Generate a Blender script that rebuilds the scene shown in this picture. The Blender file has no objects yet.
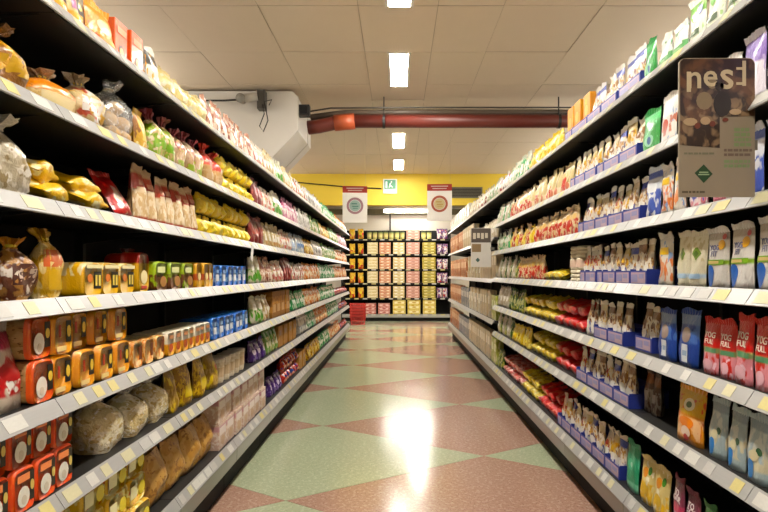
import bpy, math, random
from mathutils import Vector, Matrix
random.seed(7)
SC = bpy.context.scene
COL = SC.collection

# ------------------------------------------------------------ camera, world, exposure
F = 600.0            # focal length in pixels of the 768 px wide frame
H = 1.40             # camera height
cam_d = bpy.data.cameras.new('camera')
cam_d.sensor_width = 36.0
cam_d.lens = F / 768.0 * 36.0
cam_d.shift_x = -14.0 / 768.0
cam_d.shift_y = 17.0 / 768.0
cam_d.clip_start = 0.05
cam = bpy.data.objects.new('camera', cam_d)
COL.objects.link(cam)
cam.location = (0, 0, H)
cam.rotation_euler = (math.pi / 2, 0, 0)
SC.camera = cam
w = bpy.data.worlds.new('world'); SC.world = w
w.use_nodes = True
w.node_tree.nodes['Background'].inputs[0].default_value = (1.0, 0.95, 0.88, 1)
w.node_tree.nodes['Background'].inputs[1].default_value = 0.10
SC.view_settings.view_transform = 'Standard'
SC.view_settings.look = 'None'
SC.view_settings.gamma = 1.0
SC.view_settings.use_curve_mapping = False
SC.view_settings.exposure = 0.68
LAMP_POWER = 62.0

# ------------------------------------------------------------ helpers
def lin(h):
    if isinstance(h, tuple):
        return h if len(h) == 4 else (*h, 1)
    h = h.lstrip('#')
    o = []
    for i in (0, 2, 4):
        c = int(h[i:i + 2], 16) / 255
        o.append(c / 12.92 if c <= 0.04045 else ((c + 0.055) / 1.055) ** 2.4)
    return (*o, 1.0)

def ink(h):
    c = lin(h); y = .25 * c[0] + .65 * c[1] + .1 * c[2]
    return tuple(max(0.0, (y + (v - y) * 1.2)) * .86 for v in c[:3]) + (1.0,)

class NT:
    """small helper around a node tree that chains colour layers"""
    def __init__(self, name, rough=0.4, metallic=0.0, coat=0.0, coords='Generated'):
        self.m = bpy.data.materials.new(name); self.m.use_nodes = True
        self.t = self.m.node_tree; self.n = self.t.nodes; self.l = self.t.links
        self.b = self.n['Principled BSDF']
        self.b.inputs['Roughness'].default_value = rough
        self.b.inputs['Metallic'].default_value = metallic
        if coat:
            self.b.inputs['Coat Weight'].default_value = coat
            self.b.inputs['Coat Roughness'].default_value = 0.12
        self.tc = self.n.new('ShaderNodeTexCoord')
        self.vec = self.tc.outputs[coords]
        self.sep = None; self.rnd = None
    def axis(self, a):
        if self.sep is None:
            self.sep = self.n.new('ShaderNodeSeparateXYZ'); self.l.new(self.vec, self.sep.inputs[0])
        return self.sep.outputs['XYZ'.index(a)]
    def random(self):
        if self.rnd is None:
            oi = self.n.new('ShaderNodeObjectInfo'); self.rnd = oi.outputs['Random']
        return self.rnd
    def math(self, op, a, b=None):
        m = self.n.new('ShaderNodeMath'); m.operation = op
        for i, v in enumerate((a, b)):
            if v is None: continue
            if isinstance(v, (int, float)): m.inputs[i].default_value = v
            else: self.l.new(v, m.inputs[i])
        return m.outputs[0]
    def noise(self, scale, detail=2.0, distort=0.0, vary=True):
        t = self.n.new('ShaderNodeTexNoise'); t.noise_dimensions = '4D'
        t.inputs['Scale'].default_value = scale; t.inputs['Detail'].default_value = detail
        t.inputs['Distortion'].default_value = distort
        self.l.new(self.vec, t.inputs['Vector'])
        if vary: self.l.new(self.math('MULTIPLY', self.random(), 40.0), t.inputs['W'])
        return t.outputs['Fac']
    def mix(self, fac, a, b):
        x = self.n.new('ShaderNodeMix'); x.data_type = 'RGBA'
        for i, v in ((0, fac), (6, a), (7, b)):
            if isinstance(v, (int, float)): x.inputs[i].default_value = v
            elif isinstance(v, tuple): x.inputs[i].default_value = v
            else: self.l.new(v, x.inputs[i])
        return x.outputs[2]
    def step(self, v, t, soft=0.02):
        r = self.n.new('ShaderNodeMapRange'); r.clamp = True
        self.l.new(v, r.inputs[0])
        r.inputs[1].default_value = t - soft; r.inputs[2].default_value = t + soft
        return r.outputs[0]
    def done(self, col, bump=None, bstr=0.2):
        if isinstance(col, tuple): self.b.inputs['Base Color'].default_value = col
        else: self.l.new(col, self.b.inputs['Base Color'])
        if bump is not None:
            bn = self.n.new('ShaderNodeBump'); bn.inputs['Strength'].default_value = bstr
            bn.inputs['Distance'].default_value = 0.01
            self.l.new(bump, bn.inputs['Height']); self.l.new(bn.outputs[0], self.b.inputs['Normal'])
        return self.m

MATS = {}
def plain(hexc, rough=0.45, metallic=0.0, vary=0.08, coat=0.0):
    k = ('p', hexc, rough, metallic, coat)
    if k in MATS: return MATS[k]
    t = NT('paint_' + str(hexc).strip('#'), rough, metallic, coat)
    c = ink(hexc) if coat else lin(hexc); d = tuple(x * (1 - vary * 2) for x in c[:3]) + (1,)
    MATS[k] = t.done(t.mix(t.noise(6.0), c, d))
    return MATS[k]

def printed(base, layers=(), rough=0.32, coat=0.35, wrinkle=0.35):
    """printed film or carton: base colour with flat print layers in the pack's own box coordinates"""
    k = ('w', base, tuple(layers), rough)
    if k in MATS: return MATS[k]
    t = NT('printed_' + str(base).strip('#'), rough, 0, coat)
    col = ink(base)
    for L in layers:
        if L[0] == 'z':      # band lo..hi
            f = t.math('MULTIPLY', t.step(t.axis('Z'), L[1]), t.math('SUBTRACT', 1.0, t.step(t.axis('Z'), L[2])))
            col = t.mix(f, col, ink(L[3]))
        elif L[0] == 'x':
            f = t.math('MULTIPLY', t.step(t.axis('X'), L[1]), t.math('SUBTRACT', 1.0, t.step(t.axis('X'), L[2])))
            col = t.mix(f, col, ink(L[3]))
        elif L[0] == 'y':
            f = t.math('MULTIPLY', t.step(t.axis('Y'), L[1]), t.math('SUBTRACT', 1.0, t.step(t.axis('Y'), L[2])))
            col = t.mix(f, col, ink(L[3]))
        elif L[0] == 'blob':  # scale, threshold, colour
            f = t.step(t.noise(L[1], 1.5), L[2], 0.025)
            col = t.mix(f, col, ink(L[3]))
        elif L[0] == 'ell':   # cx cz rx rz colour
            dx = t.math('DIVIDE', t.math('SUBTRACT', t.axis('X'), L[1]), L[3])
            dz = t.math('DIVIDE', t.math('SUBTRACT', t.axis('Z'), L[2]), L[4])
            r = t.math('ADD', t.math('MULTIPLY', dx, dx), t.math('MULTIPLY', dz, dz))
            col = t.mix(t.math('SUBTRACT', 1.0, t.step(r, 1.0, 0.1)), col, ink(L[5]))
        elif L[0] == 'zblob':  # blobs limited to a band: lo hi scale thr colour
            f = t.math('MULTIPLY', t.step(t.axis('Z'), L[1]), t.math('SUBTRACT', 1.0, t.step(t.axis('Z'), L[2])))
            f = t.math('MULTIPLY', f, t.step(t.noise(L[3], 1.5), L[4], 0.03))
            col = t.mix(f, col, ink(L[5]))
    b = t.noise(9.0, 2.0, 0.6)
    MATS[k] = t.done(col, b, wrinkle)
    return MATS[k]

def film_mat():
    if 'film' in MATS: return MATS['film']
    m = bpy.data.materials.new('clear_film'); m.use_nodes = True
    t = m.node_tree; n = t.nodes; l = t.links
    n.remove(n['Principled BSDF']); out = n['Material Output']
    tr = n.new('ShaderNodeBsdfTransparent'); gl = n.new('ShaderNodeBsdfGlossy'); df = n.new('ShaderNodeBsdfDiffuse')
    gl.inputs['Roughness'].default_value = 0.15
    df.inputs['Color'].default_value = (0.8, 0.8, 0.76, 1)
    a = n.new('ShaderNodeMixShader'); b = n.new('ShaderNodeMixShader'); c = n.new('ShaderNodeTexNoise')
    c.inputs['Scale'].default_value = 25; c.inputs['Distortion'].default_value = 1.5
    r = n.new('ShaderNodeMapRange'); r.inputs[1].default_value = 0.5; r.inputs[2].default_value = 0.75
    r.inputs[3].default_value = 0.10; r.inputs[4].default_value = 0.75  # white diffuse patches paint highlights into the film
    l.new(c.outputs['Fac'], r.inputs[0]); l.new(r.outputs[0], a.inputs[0])
    l.new(tr.outputs[0], a.inputs[1]); l.new(df.outputs[0], a.inputs[2])
    b.inputs[0].default_value = 0.14
    l.new(a.outputs[0], b.inputs[1]); l.new(gl.outputs[0], b.inputs[2]); l.new(b.outputs[0], out.inputs[0])
    bp = n.new('ShaderNodeBump'); bp.inputs['Strength'].default_value = 0.5
    l.new(c.outputs['Fac'], bp.inputs['Height']); l.new(bp.outputs[0], gl.inputs['Normal'])
    MATS['film'] = m
    return m

def mesh(name, verts, faces, mat=None, smooth=False):
    m = bpy.data.meshes.new(name)
    m.from_pydata(verts, [], faces); m.validate(verbose=False)
    if mat: m.materials.append(mat)
    if smooth: m.polygons.foreach_set('use_smooth', [True] * len(m.polygons))
    m.update()
    return m

def ob(name, data=None, parent=None, loc=(0, 0, 0), rot=(0, 0, 0)):
    o = bpy.data.objects.new(name, data); COL.objects.link(o)
    if parent: o.parent = parent
    o.location = loc; o.rotation_euler = rot
    return o

def tag(o, label=None, cat=None, group=None, kind=None):
    if label: o['label'] = label
    if cat: o['category'] = cat
    if group: o['group'] = group
    if kind: o['kind'] = kind
    return o

def box_vf(x0, x1, y0, y1, z0, z1):
    v = [(x0, y0, z0), (x1, y0, z0), (x1, y1, z0), (x0, y1, z0), (x0, y0, z1), (x1, y0, z1), (x1, y1, z1), (x0, y1, z1)]
    f = [(0, 3, 2, 1), (4, 5, 6, 7), (0, 1, 5, 4), (1, 2, 6, 5), (2, 3, 7, 6), (3, 0, 4, 7)]
    return v, f

def join(*vfs):
    V, Fc = [], []
    for v, f in vfs:
        o = len(V); V += v; Fc += [tuple(i + o for i in q) for q in f]
    return V, Fc

def box(name, x0, x1, y0, y1, z0, z1, mat, parent=None):
    return ob(name, mesh(name, *box_vf(x0, x1, y0, y1, z0, z1), mat), parent)

def prism_vf(pts, a0, a1, axis='y'):
    """extrude a closed 2-D outline along an axis (y: pts are x,z ; x: pts are y,z)"""
    n = len(pts)
    if axis == 'y': V = [(p[0], a0, p[1]) for p in pts] + [(p[0], a1, p[1]) for p in pts]
    elif axis == 'x': V = [(a0, p[0], p[1]) for p in pts] + [(a1, p[0], p[1]) for p in pts]
    else: V = [(p[0], p[1], a0) for p in pts] + [(p[0], p[1], a1) for p in pts]
    Fc = [tuple(range(n))[::-1], tuple(range(n, 2 * n))]
    for i in range(n):
        j = (i + 1) % n; Fc.append((i, j, n + j, n + i))
    return V, Fc

def tube_vf(path, r, seg=8):
    V, Fc = [], []
    P = [Vector(p) for p in path]
    for i, p in enumerate(P):
        d = (P[min(i + 1, len(P) - 1)] - P[max(i - 1, 0)]).normalized()
        a = d.cross(Vector((0, 0, 1)))
        if a.length < 1e-3: a = d.cross(Vector((1, 0, 0)))
        a.normalize(); b = d.cross(a)
        for k in range(seg):
            t = 2 * math.pi * k / seg
            V.append(tuple(p + (a * math.cos(t) + b * math.sin(t)) * r))
    for i in range(len(P) - 1):
        for k in range(seg):
            k2 = (k + 1) % seg
            Fc.append((i * seg + k, i * seg + k2, (i + 1) * seg + k2, (i + 1) * seg + k))
    Fc.append(tuple(range(seg))[::-1]); Fc.append(tuple(range((len(P) - 1) * seg, len(P) * seg)))
    return V, Fc

def lathe_vf(prof, seg=14, cx=0, cy=0):
    V, Fc = [], []
    for r, z in prof:
        for k in range(seg):
            t = 2 * math.pi * k / seg
            V.append((cx + r * math.cos(t), cy + r * math.sin(t), z))
    for i in range(len(prof) - 1):
        for k in range(seg):
            k2 = (k + 1) % seg
            Fc.append((i * seg + k, i * seg + k2, (i + 1) * seg + k2, (i + 1) * seg + k))
    Fc.append(tuple(range(seg))[::-1]); Fc.append(tuple(range((len(prof) - 1) * seg, len(prof) * seg)))
    return V, Fc

_fonts = {}
def text_mesh(s, size, mat, depth=0.0006):
    """lettering standing in the local xz plane, centred, facing -y"""
    k = (s, size, mat.name)
    if k in _fonts: return _fonts[k]
    c = bpy.data.curves.new('lettering', 'FONT'); c.body = s; c.size = size; c.extrude = depth
    c.align_x = 'CENTER'; c.align_y = 'CENTER'; c.resolution_u = 3; c.offset = size * 0.012
    o = bpy.data.objects.new('tmp_text', c); COL.objects.link(o)
    dg = bpy.context.evaluated_depsgraph_get()
    m = bpy.data.meshes.new_from_object(o.evaluated_get(dg))
    bpy.data.objects.remove(o); bpy.data.curves.remove(c)
    m.transform(Matrix.Rotation(math.pi / 2, 4, 'X'))
    m.materials.clear(); m.materials.append(mat); m.name = 'lettering'
    _fonts[k] = m
    return m

ORD = ['nearest', 'second', 'third', 'fourth', 'fifth', 'sixth', 'seventh', 'eighth', 'ninth', 'tenth', 'eleventh', 'twelfth',
       'thirteenth', 'fourteenth', 'fifteenth', 'sixteenth', 'seventeenth', 'eighteenth', 'nineteenth', 'twentieth']
def ordinal(i):
    if i < 20: return ORD[i]
    i += 1
    tens = {2: 'twenty', 3: 'thirty', 4: 'forty', 5: 'fifty', 6: 'sixty', 7: 'seventy', 8: 'eighty', 9: 'ninety'}
    ends = ['', 'first', 'second', 'third', 'fourth', 'fifth', 'sixth', 'seventh', 'eighth', 'ninth']
    return tens[i // 10] + ('-' + ends[i % 10] if i % 10 else 'th')

# ------------------------------------------------------------ the room
XL, XR = 1.068, 1.133                      # upper edge of the price rails left and right of the camera axis
ZL = [.321, .711, 1.005, 1.318, 1.620, 1.921, 2.236]
ZR = [.318, .720, 1.023, 1.343, 1.649, 1.955, 2.290]
ZF = [.318, .837, 1.326, 1.820, 2.290]     # far bays on the right have fewer, taller shelves
CEIL = 3.40
YW = 17.95                                 # back wall

def terrazzo(name, a, b, c):
    t = NT(name, 0.13, 0, 0.0, 'Object')
    n1 = t.noise(38.0, 2.0, 0, False)
    n2 = t.noise(85.0, 1.0, 0, False)
    n3 = t.noise(1.3, 3.0, 0, True)
    col = t.mix(t.step(n1, 0.56, 0.06), lin(a), lin(b))
    col = t.mix(t.step(n2, 0.62, 0.03), col, lin(c))
    col = t.mix(t.math('MULTIPLY', n3, 0.35), col, lin(b))
    m = t.done(col)
    r = t.n.new('ShaderNodeMapRange'); t.l.new(t.noise(2.5, 4.0, 0.5, False), r.inputs[0])
    r.inputs[3].default_value = 0.09; r.inputs[4].default_value = 0.24
    t.l.new(r.outputs[0], t.b.inputs['Roughness'])
    t.b.inputs['IOR'].default_value = 1.6
    return m
GREEN_T = terrazzo('terrazzo_green', '#a4ab8c', '#b4ba9c', '#8a9977')
RED_T = terrazzo('terrazzo_red', '#a5806e', '#b59683', '#87604f')
JOINT = plain('#6d6656', 0.6)

floor = tag(box('floor', -4.6, 4.6, -3.0, YW, -0.10, -0.004, JOINT), 'shiny terrazzo floor of large green and red diamonds', None, None, 'structure')
TA, TB = 1.348, 0.903                      # half diagonals of a floor diamond
gx, gy = -0.69, 3.691                      # a corner where two green diamonds touch
def clip(poly, x0, x1, y0, y1):
    def cut(P, f):
        out = []
        for i in range(len(P)):
            a, b = P[i], P[(i + 1) % len(P)]; fa, fb = f(a), f(b)
            if fa >= 0: out.append(a)
            if (fa >= 0) != (fb >= 0):
                t = fa / (fa - fb); out.append((a[0] + (b[0] - a[0]) * t, a[1] + (b[1] - a[1]) * t))
        return out
    for f in (lambda p: p[0] - x0, lambda p: x1 - p[0], lambda p: p[1] - y0, lambda p: y1 - p[1]):
        poly = cut(poly, f)
        if len(poly) < 3: return []
    return poly
for i in range(-4, 6):
    for j in range(-9, 18):
        if (i + j) % 2 == 0: continue
        cx, cy = gx + i * TA, gy + j * TB
        g = 0.997
        poly = clip([(cx - TA * g, cy), (cx, cy - TB * g), (cx + TA * g, cy), (cx, cy + TB * g)], -4.6, 4.6, -3.0, YW)
        if not poly: continue
        ob('floor_tile', mesh('floor_tile', *prism_vf(poly, -0.0045, 0.0, 'z'), GREEN_T if i % 2 == 0 else RED_T), floor)

CEILM = plain('#dccbb4', 0.75, vary=0.02)
CEILB = plain('#a5927a', 0.8)
ceiling = tag(box('ceiling', -4.6, 4.6, -3.0, YW, CEIL + 0.006, CEIL + 0.1, CEILB), 'beige panelled ceiling over the aisle', None, None, 'structure')
cx_lines = [-4.6, -4.02, -3.28, -2.53, -1.79, -1.05, -0.30, 0.30, 0.794, 1.533, 2.28, 3.02, 3.76, 4.6]
cy_lines = [4.49 + 0.94 * k for k in range(-8, 15)]
for a in range(len(cx_lines) - 1):
    for b in range(len(cy_lines) - 1):
        x0, x1, y0, y1 = cx_lines[a], cx_lines[a + 1], cy_lines[b], cy_lines[b + 1]
        if y0 < -3: y0 = -3
        if y1 > YW: y1 = YW
        dz = random.uniform(-0.003, 0.002)
        box('ceiling_panel', x0 + .0022, x1 - .0022, y0 + .005, y1 - .005, CEIL + dz, CEIL + 0.004 + dz, CEILM, ceiling)

WALLM = plain('#cfc8bc', 0.7, vary=0.03)
tag(box('wall_back', -4.6, 4.6, YW, YW + 0.1, 0, CEIL + .1, WALLM), 'grey white wall behind the end display', None, None, 'structure')
tag(box('wall_left', -4.7, -4.6, -3.0, YW, 0, CEIL + .1, WALLM), 'pale wall beyond the left shelves', None, None, 'structure')
tag(box('wall_right', 4.6, 4.7, -3.0, YW, 0, CEIL + .1, WALLM), 'pale wall beyond the right shelves', None, None, 'structure')
tag(box('wall_front', -4.6, 4.6, -3.1, -3.0, 0, CEIL + .1, WALLM), 'pale wall behind the viewer', None, None, 'structure')
YEL = plain('#e8cb3f', 0.55, vary=0.03)
tag(box('trim_1', -4.6, 4.6, 12.1, 12.3, 2.77, CEIL, YEL), 'yellow painted bulkhead across the end of the aisle', None, None, 'structure')
tag(box('trim_2', -4.6, 4.6, YW - 0.14, YW, 3.14, 3.30, plain('#5d553c', 0.7)), 'dark olive beam along the back wall', None, None, 'structure')
tag(box('trim_3', -0.30, 0.30, 6.93, 7.02, CEIL - 0.012, CEIL - 0.003, CEILM), 'ceiling strip between the lights', None, None, 'structure')

# ------------------------------------------------------------ lamps
def emis(name, col, power):
    m = bpy.data.materials.new(name); m.use_nodes = True
    n = m.node_tree.nodes; b = n['Principled BSDF']
    b.inputs['Base Color'].default_value = (0.9, 0.9, 0.9, 1)
    b.inputs['Emission Color'].default_value = col; b.inputs['Emission Strength'].default_value = power
    return m
LIT = emis('lamp_diffuser', (1.0, 0.95, 0.86, 1), LAMP_POWER)
WHITE_METAL = plain('#dcdad2', 0.4)
lamp_house = mesh('lamp_housing', *join(box_vf(-0.105, -0.083, 0, 0.95, -0.012, 0), box_vf(0.083, 0.105, 0, 0.95, -0.012, 0)), WHITE_METAL)
dif_prof = [(-0.082, -0.009), (-0.08, -0.012), (0.08, -0.012), (0.082, -0.009)]
lamp_dif = mesh('diffuser', *prism_vf(dif_prof, 0.012, 0.938), LIT)
lamp_cap = mesh('end_cap', *box_vf(-0.082, 0.082, 0.0, 0.011, -0.014, 0), WHITE_METAL)
def lamp(x, y, label, group='ceiling strip lamps'):
    o = ob('ceiling_lamp', None, None, (x, y, CEIL - 0.004)); tag(o, label, 'lamp', group)
    ob('housing', lamp_house, o); ob('diffuser', lamp_dif, o); ob('end_cap', lamp_cap, o); ob('end_cap', lamp_cap, o, (0, 0.939, 0))
for k in (-3, -2, -1, 0, 1, 3, 4):
    y = {-3: -1.9, -2: -0.1, -1: 1.63, 0: 3.53, 1: 5.43, 3: 8.58, 4: 10.55}[k]
    lamp(0.01, y, 'white strip lamp over the aisle, %s' % (
        {-3: 'behind the viewer', -2: 'just above the viewer', -1: 'above the nearest bread', 0: 'cut off at the top of the picture',
         1: 'bright, in front of the red pipe', 2: 'hidden behind the red pipe', 3: 'first one beyond the red pipe', 4: 'farthest before the yellow bulkhead'}[k]))
lamp(0.03, 12.65, 'white strip lamp just behind the yellow bulkhead, over the aisle middle')
lamp(0.50, 14.3, 'white strip lamp over the cross aisle, right of the middle')
lamp(0.55, 16.2, 'white strip lamp close to the end display')
for sx_, nm in ((-2.6, 'left'), (2.6, 'right')): lamp(sx_, 15.0, 'white strip lamp over the %s end of the cross aisle' % nm)
TUBE = emis('added_uplight', (1.0, 0.95, 0.87, 1), 40.0)
tube_m = mesh('tube', *tube_vf([(0, -0.6, 0), (0, 0.6, 0)], 0.026, 10), TUBE, True)
bat_m = mesh('batten', *box_vf(-0.02, 0.02, -0.62, 0.62, 0.045, 0.075), WHITE_METAL)
rod_m = mesh('rod', *tube_vf([(0, 0, 0.075), (0, 0, CEIL - 2.92 - .004)], 0.006, 6), WHITE_METAL)
hold_m = mesh('tube_holder', *box_vf(-0.018, 0.018, -0.015, 0.015, -0.02, 0.045), WHITE_METAL)
for sx, nm in ((-3.1, 'left'), (3.1, 'right')):  # tubes added out of sight behind the shelves to brighten the ceiling
    for k in range(-1, 7):
        o = ob('added_uplight_tube', None, None, (sx, 1.7 + 1.9 * k, 2.92))
        tag(o, 'added unseen uplight tube over the next aisle to the %s, %s from the front wall' % (nm, ordinal(k + 1).replace('nearest', 'first')), 'lamp', 'unseen uplight tubes added for the ceiling')
        ob('tube', tube_m, o); ob('batten', bat_m, o)
        for yy in (-.61, .61): ob('tube_holder', hold_m, o, (0, yy, 0))
        for yy in (-.4, .4): ob('rod', rod_m, o, (0, yy, 0))
tl = ob('tube_lamp', None, None, (0.31, YW - 0.16, 3.20)); tag(tl, 'long bright tube lamp on the beam above the end display', 'lamp')
ob('housing', mesh('housing', *box_vf(-0.75, 0.75, -0.02, 0.018, -0.02, 0.09), WHITE_METAL), tl)
ob('tube', mesh('tube', *tube_vf([(-0.72, -0.05, 0.035), (0.72, -0.05, 0.035)], 0.034, 10), emis('tube_light', (1.0, 0.97, 0.9, 1), 45.0), True), tl)
for s in (-1, 1): ob('tube_holder', mesh('tube_holder', *box_vf(s * 0.735 - .015, s * 0.735 + .015, -0.09, -0.02, -0.005, 0.075), WHITE_METAL), tl)

# ------------------------------------------------------------ gondola shelving
BLACK = plain('#0d0c0b', 0.8)
DARK = plain('#1d1b19', 0.5)
RAIL = plain('#a3a2a0', 0.35, 0.1, vary=0.06)
RAILP = plain('#7d7a74', 0.3, 0.4, vary=0.08)
TAGM = [plain('#c9c7c0', 0.5), plain('#c9c39c', 0.5), plain('#cdc07c', 0.5), plain('#b9b7b2', 0.5)]
SHELF_D = 0.47
PL, PR = 1.0, 1.03
rail_prof = [(0.0, 0.004), (-0.004, 0.006), (-0.036, -0.043), (-0.032, -0.046), (0.0, -0.008)]
nrm = Vector((-0.837, 0.547)); dr = Vector((-0.547, -0.837))
def tag_mesh(wd, mat):
    def P(s, e): return (Vector((-0.004, 0.006)) + dr * s + nrm * e)
    pts = [P(0.008, 0.0003), P(0.008, 0.0016), P(0.050, 0.0016), P(0.050, 0.0003)]
    return mesh('price_tag', *prism_vf([(p.x, p.y) for p in pts], -wd / 2, wd / 2, 'x'), mat)
TAGS = [tag_mesh(wd, m) for wd in (0.055, 0.085) for m in TAGM]
SIDE_ROT = {'left': math.pi / 2, 'right': -math.pi / 2}
GON = {}
def gondola_meshes(L):
    if L in GON: return GON[L]
    g = {}
    e = 0.002
    g['board'] = mesh('shelf', *box_vf(e, L - e, 0.0, SHELF_D, -0.028, 0.0), DARK)
    g['rail'] = mesh('price_rail', *prism_vf(rail_prof, e, L - e, 'x'), RAIL)
    g['bracket'] = mesh('bracket', *prism_vf([(0.05, -0.028), (SHELF_D, -0.028), (SHELF_D, -0.085)], 0.008, 0.014, 'x'), BLACK)
    g['front'] = mesh('base_panel', *prism_vf([(-0.034, -0.047), (-0.030, -0.13), (0.02, -0.135), (0.02, -0.03), (0.0, -0.028), (-0.02, -0.035)], e, L - e, 'x'), RAILP)
    GON[L] = g
    return g
SHN = ['bottom', 'second', 'third', 'fourth', 'fifth', 'sixth', 'top']
SHN5 = ['bottom', 'second', 'middle', 'fourth', 'top']
def bay(side, idx, y0, L, zs, kick):
    g = gondola_meshes(L)
    x = -XL if side == 'left' else XR
    r = ob('shelf_bay', None, None, (x, y0 if side == 'left' else y0 + L, 0), (0, 0, SIDE_ROT[side]))
    tag(r, 'dark metal supermarket shelf bay with grey price rails, %s from camera in %s row' % (ordinal(idx), side), 'shelf', '%s row of shelf bays' % side)
    top = zs[-1]
    ob('back_panel', mesh('back_panel', *box_vf(0.002, L - .002, SHELF_D + .001, SHELF_D + 0.03, 0.05, top + 0.12), BLACK), r)
    ob('kick_plate', mesh('kick_plate', *box_vf(0.002, L - .002, kick, kick + 0.02, 0.0, zs[0] - 0.03), BLACK), r)
    ob('upright', mesh('upright', *box_vf(0.0015, 0.03, SHELF_D - 0.035, SHELF_D - .001, 0, top + 0.1), DARK), r)
    for i, z in enumerate(zs):
        s = ob('shelf', g['board'], r, (0, 0, z))
        ob('price_rail', g['rail'], s)
        if i: ob('bracket', g['bracket'], s)
        else: ob('base_panel', g['front'], s)
        rr = random.Random(hash((side == 'left', idx, i)) & 0xffff)
        ymid = y0 + L / 2
        if ymid < 7.5:
            t = 0.05 + rr.random() * 0.1
            while t < L - 0.06:
                wt = rr.choices(range(8), [6, 4, 2, 3, 3, 2, 1, 2])[0]
                ob('price_tag', TAGS[wt], s, (t, 0, 0))
                t += rr.uniform(0.085, 0.20)
for i, k in enumerate(range(-1, 11)):
    bay('left', i, 1.86 + k * PL, PL, ZL, 0.052)
for i, k in enumerate(range(-1, 11)):
    bay('right', i, 1.90 + k * PR, PR, ZR if k < 5 else ZF, 0.067)
Y_FAR_R = 1.90 + 5 * PR
Y_END_L, Y_END_R = 1.86 + 11 * PL, 1.90 + 11 * PR

# ------------------------------------------------------------ overhead services
DUCT = plain('#d2cdc4', 0.5, vary=0.02)
d = ob('air_duct', None, None, (-1.09, 6.5, 2.95)); tag(d, 'big white octagonal air duct under the ceiling at left', 'duct')
octo = [(0, 0), (0, 0.36), (-0.06, 0.42), (-1.35, 0.42), (-1.65, 0.12), (-1.65, -0.2), (-1.35, -0.5), (-0.47, -0.5)]
ob('duct_body', mesh('duct_body', *prism_vf(octo, 0, 0.98), DUCT), d)
oc2 = [(p[0] * 1.008 + 0.006, p[1] * 1.01) for p in octo]
for y in (0.02, 0.72): ob('joint_flange', mesh('joint_flange', *prism_vf(oc2, y, y + 0.03), plain('#c9c4b8', 0.5)), d)
PIPE = plain('#6b2a20', 0.42, vary=0.12); ORG = plain('#b4512a', 0.45, vary=0.1)
p = ob('red_pipe', None, None, (0, 6.8, 3.12)); tag(p, 'thick rust-red pipe crossing the aisle below the ceiling', 'pipe')
ob('pipe_run', mesh('pipe_run', *tube_vf([(-0.62, 0, 0.0), (3.6, 0, 0.0)], 0.075, 20), PIPE, True), p)
ob('elbow', mesh('elbow', *tube_vf([(-1.02, 0.0, -0.075), (-0.9, 0, -0.06), (-0.74, 0, -0.025), (-0.62, 0, 0.0)], 0.078, 20), PIPE, True), p)
ob('coupling', mesh('coupling', *tube_vf([(-0.72, 0, -0.022), (-0.49, 0, 0.0)], 0.09, 20), ORG, True), p)
for x in (-0.16, 1.82, 3.2):
    h = ob('hanger', mesh('hanger', *tube_vf([(x, 0, 0.077), (x, 0, CEIL - 3.12 - .004)], 0.008, 6), DARK), p)
    ob('clamp', mesh('clamp', *tube_vf([(x - .015, 0, 0), (x + .015, 0, 0)], 0.082, 16), DARK), h)
c = tag(ob('cable_conduit', mesh('cable_conduit', *tube_vf([(-1.0, 6.86, 3.18), (-0.6, 6.86, 3.232), (0.6, 6.86, 3.236), (3.6, 6.86, 3.236)], 0.034, 10), plain('#5f5143', 0.5), True)), 'brown-grey conduit running above the red pipe', 'conduit')
c = tag(ob('cable_conduit', mesh('cable_conduit', *tube_vf([(-1.0, 6.66, 3.19), (-0.75, 6.66, 3.23), (0.4, 6.66, 3.237), (3.6, 6.66, 3.237)], 0.009, 6), plain('#3a352f', 0.5), True)), 'black cable leaving the duct beside the red pipe', 'cable')
j = ob('junction_box', None, None, (-1.02, 6.6, 3.18)); tag(j, 'small black junction box on the duct edge by the pipe', 'junction box')
ob('case', mesh('case', *box_vf(-0.07, 0.05, -0.05, 0.05, -0.06, 0.06), DARK), j); ob('cover', mesh('cover', *box_vf(-0.05, 0.03, -0.06, -0.05, -0.04, 0.04), BLACK), j)
sc = ob('security_camera', None, None, (-1.47, 6.40, 3.24)); tag(sc, 'grey security camera with loose cables in front of the white duct', 'camera')
ob('mount', mesh('mount', *box_vf(-0.03, 0.05, -0.02, 0.1, -0.09, 0.11), plain('#4a463f', 0.5)), sc)
ob('camera_body', mesh('camera_body', *tube_vf([(-0.18, -0.06, 0.0), (-0.02, -0.04, 0.03)], 0.045, 12), plain('#b9b4a8', 0.4), True), sc)
ob('lens', mesh('lens', *tube_vf([(-0.19, -0.11, 0.0), (-0.17, -0.04, 0.0)], 0.05, 14), plain('#8d897e', 0.3), True), sc)
ob('cable', mesh('cable', *tube_vf([(0.03, -0.03, -0.05), (0.05, -0.03, -0.15), (0.0, -0.03, -0.28), (0.04, -0.03, -0.34), (0.09, -0.03, -0.22), (0.05, -0.03, -0.02), (0.13, -0.03, 0.0), (0.1, -0.03, -0.06)], 0.006, 6), DARK, True), sc)
ob('cable', mesh('cable', *tube_vf([(-0.05, -0.0, 0.02), (-0.4, 0.0, 0.0), (-0.8, 0.0, 0.0)], 0.01, 6), DARK, True), sc)
tag(ob('overhead_cable', mesh('overhead_cable', *tube_vf([(-2.2, 12.08, 3.24), (-0.98, 12.08, 3.13), (-0.34, 12.08, 3.10)], 0.012, 6), DARK)), 'thin dark cable along the yellow bulkhead', 'cable')
v = ob('air_vent', None, None, (1.38, 12.09, 3.02)); tag(v, 'dark grey ventilation grille on the yellow bulkhead', 'vent')
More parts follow.
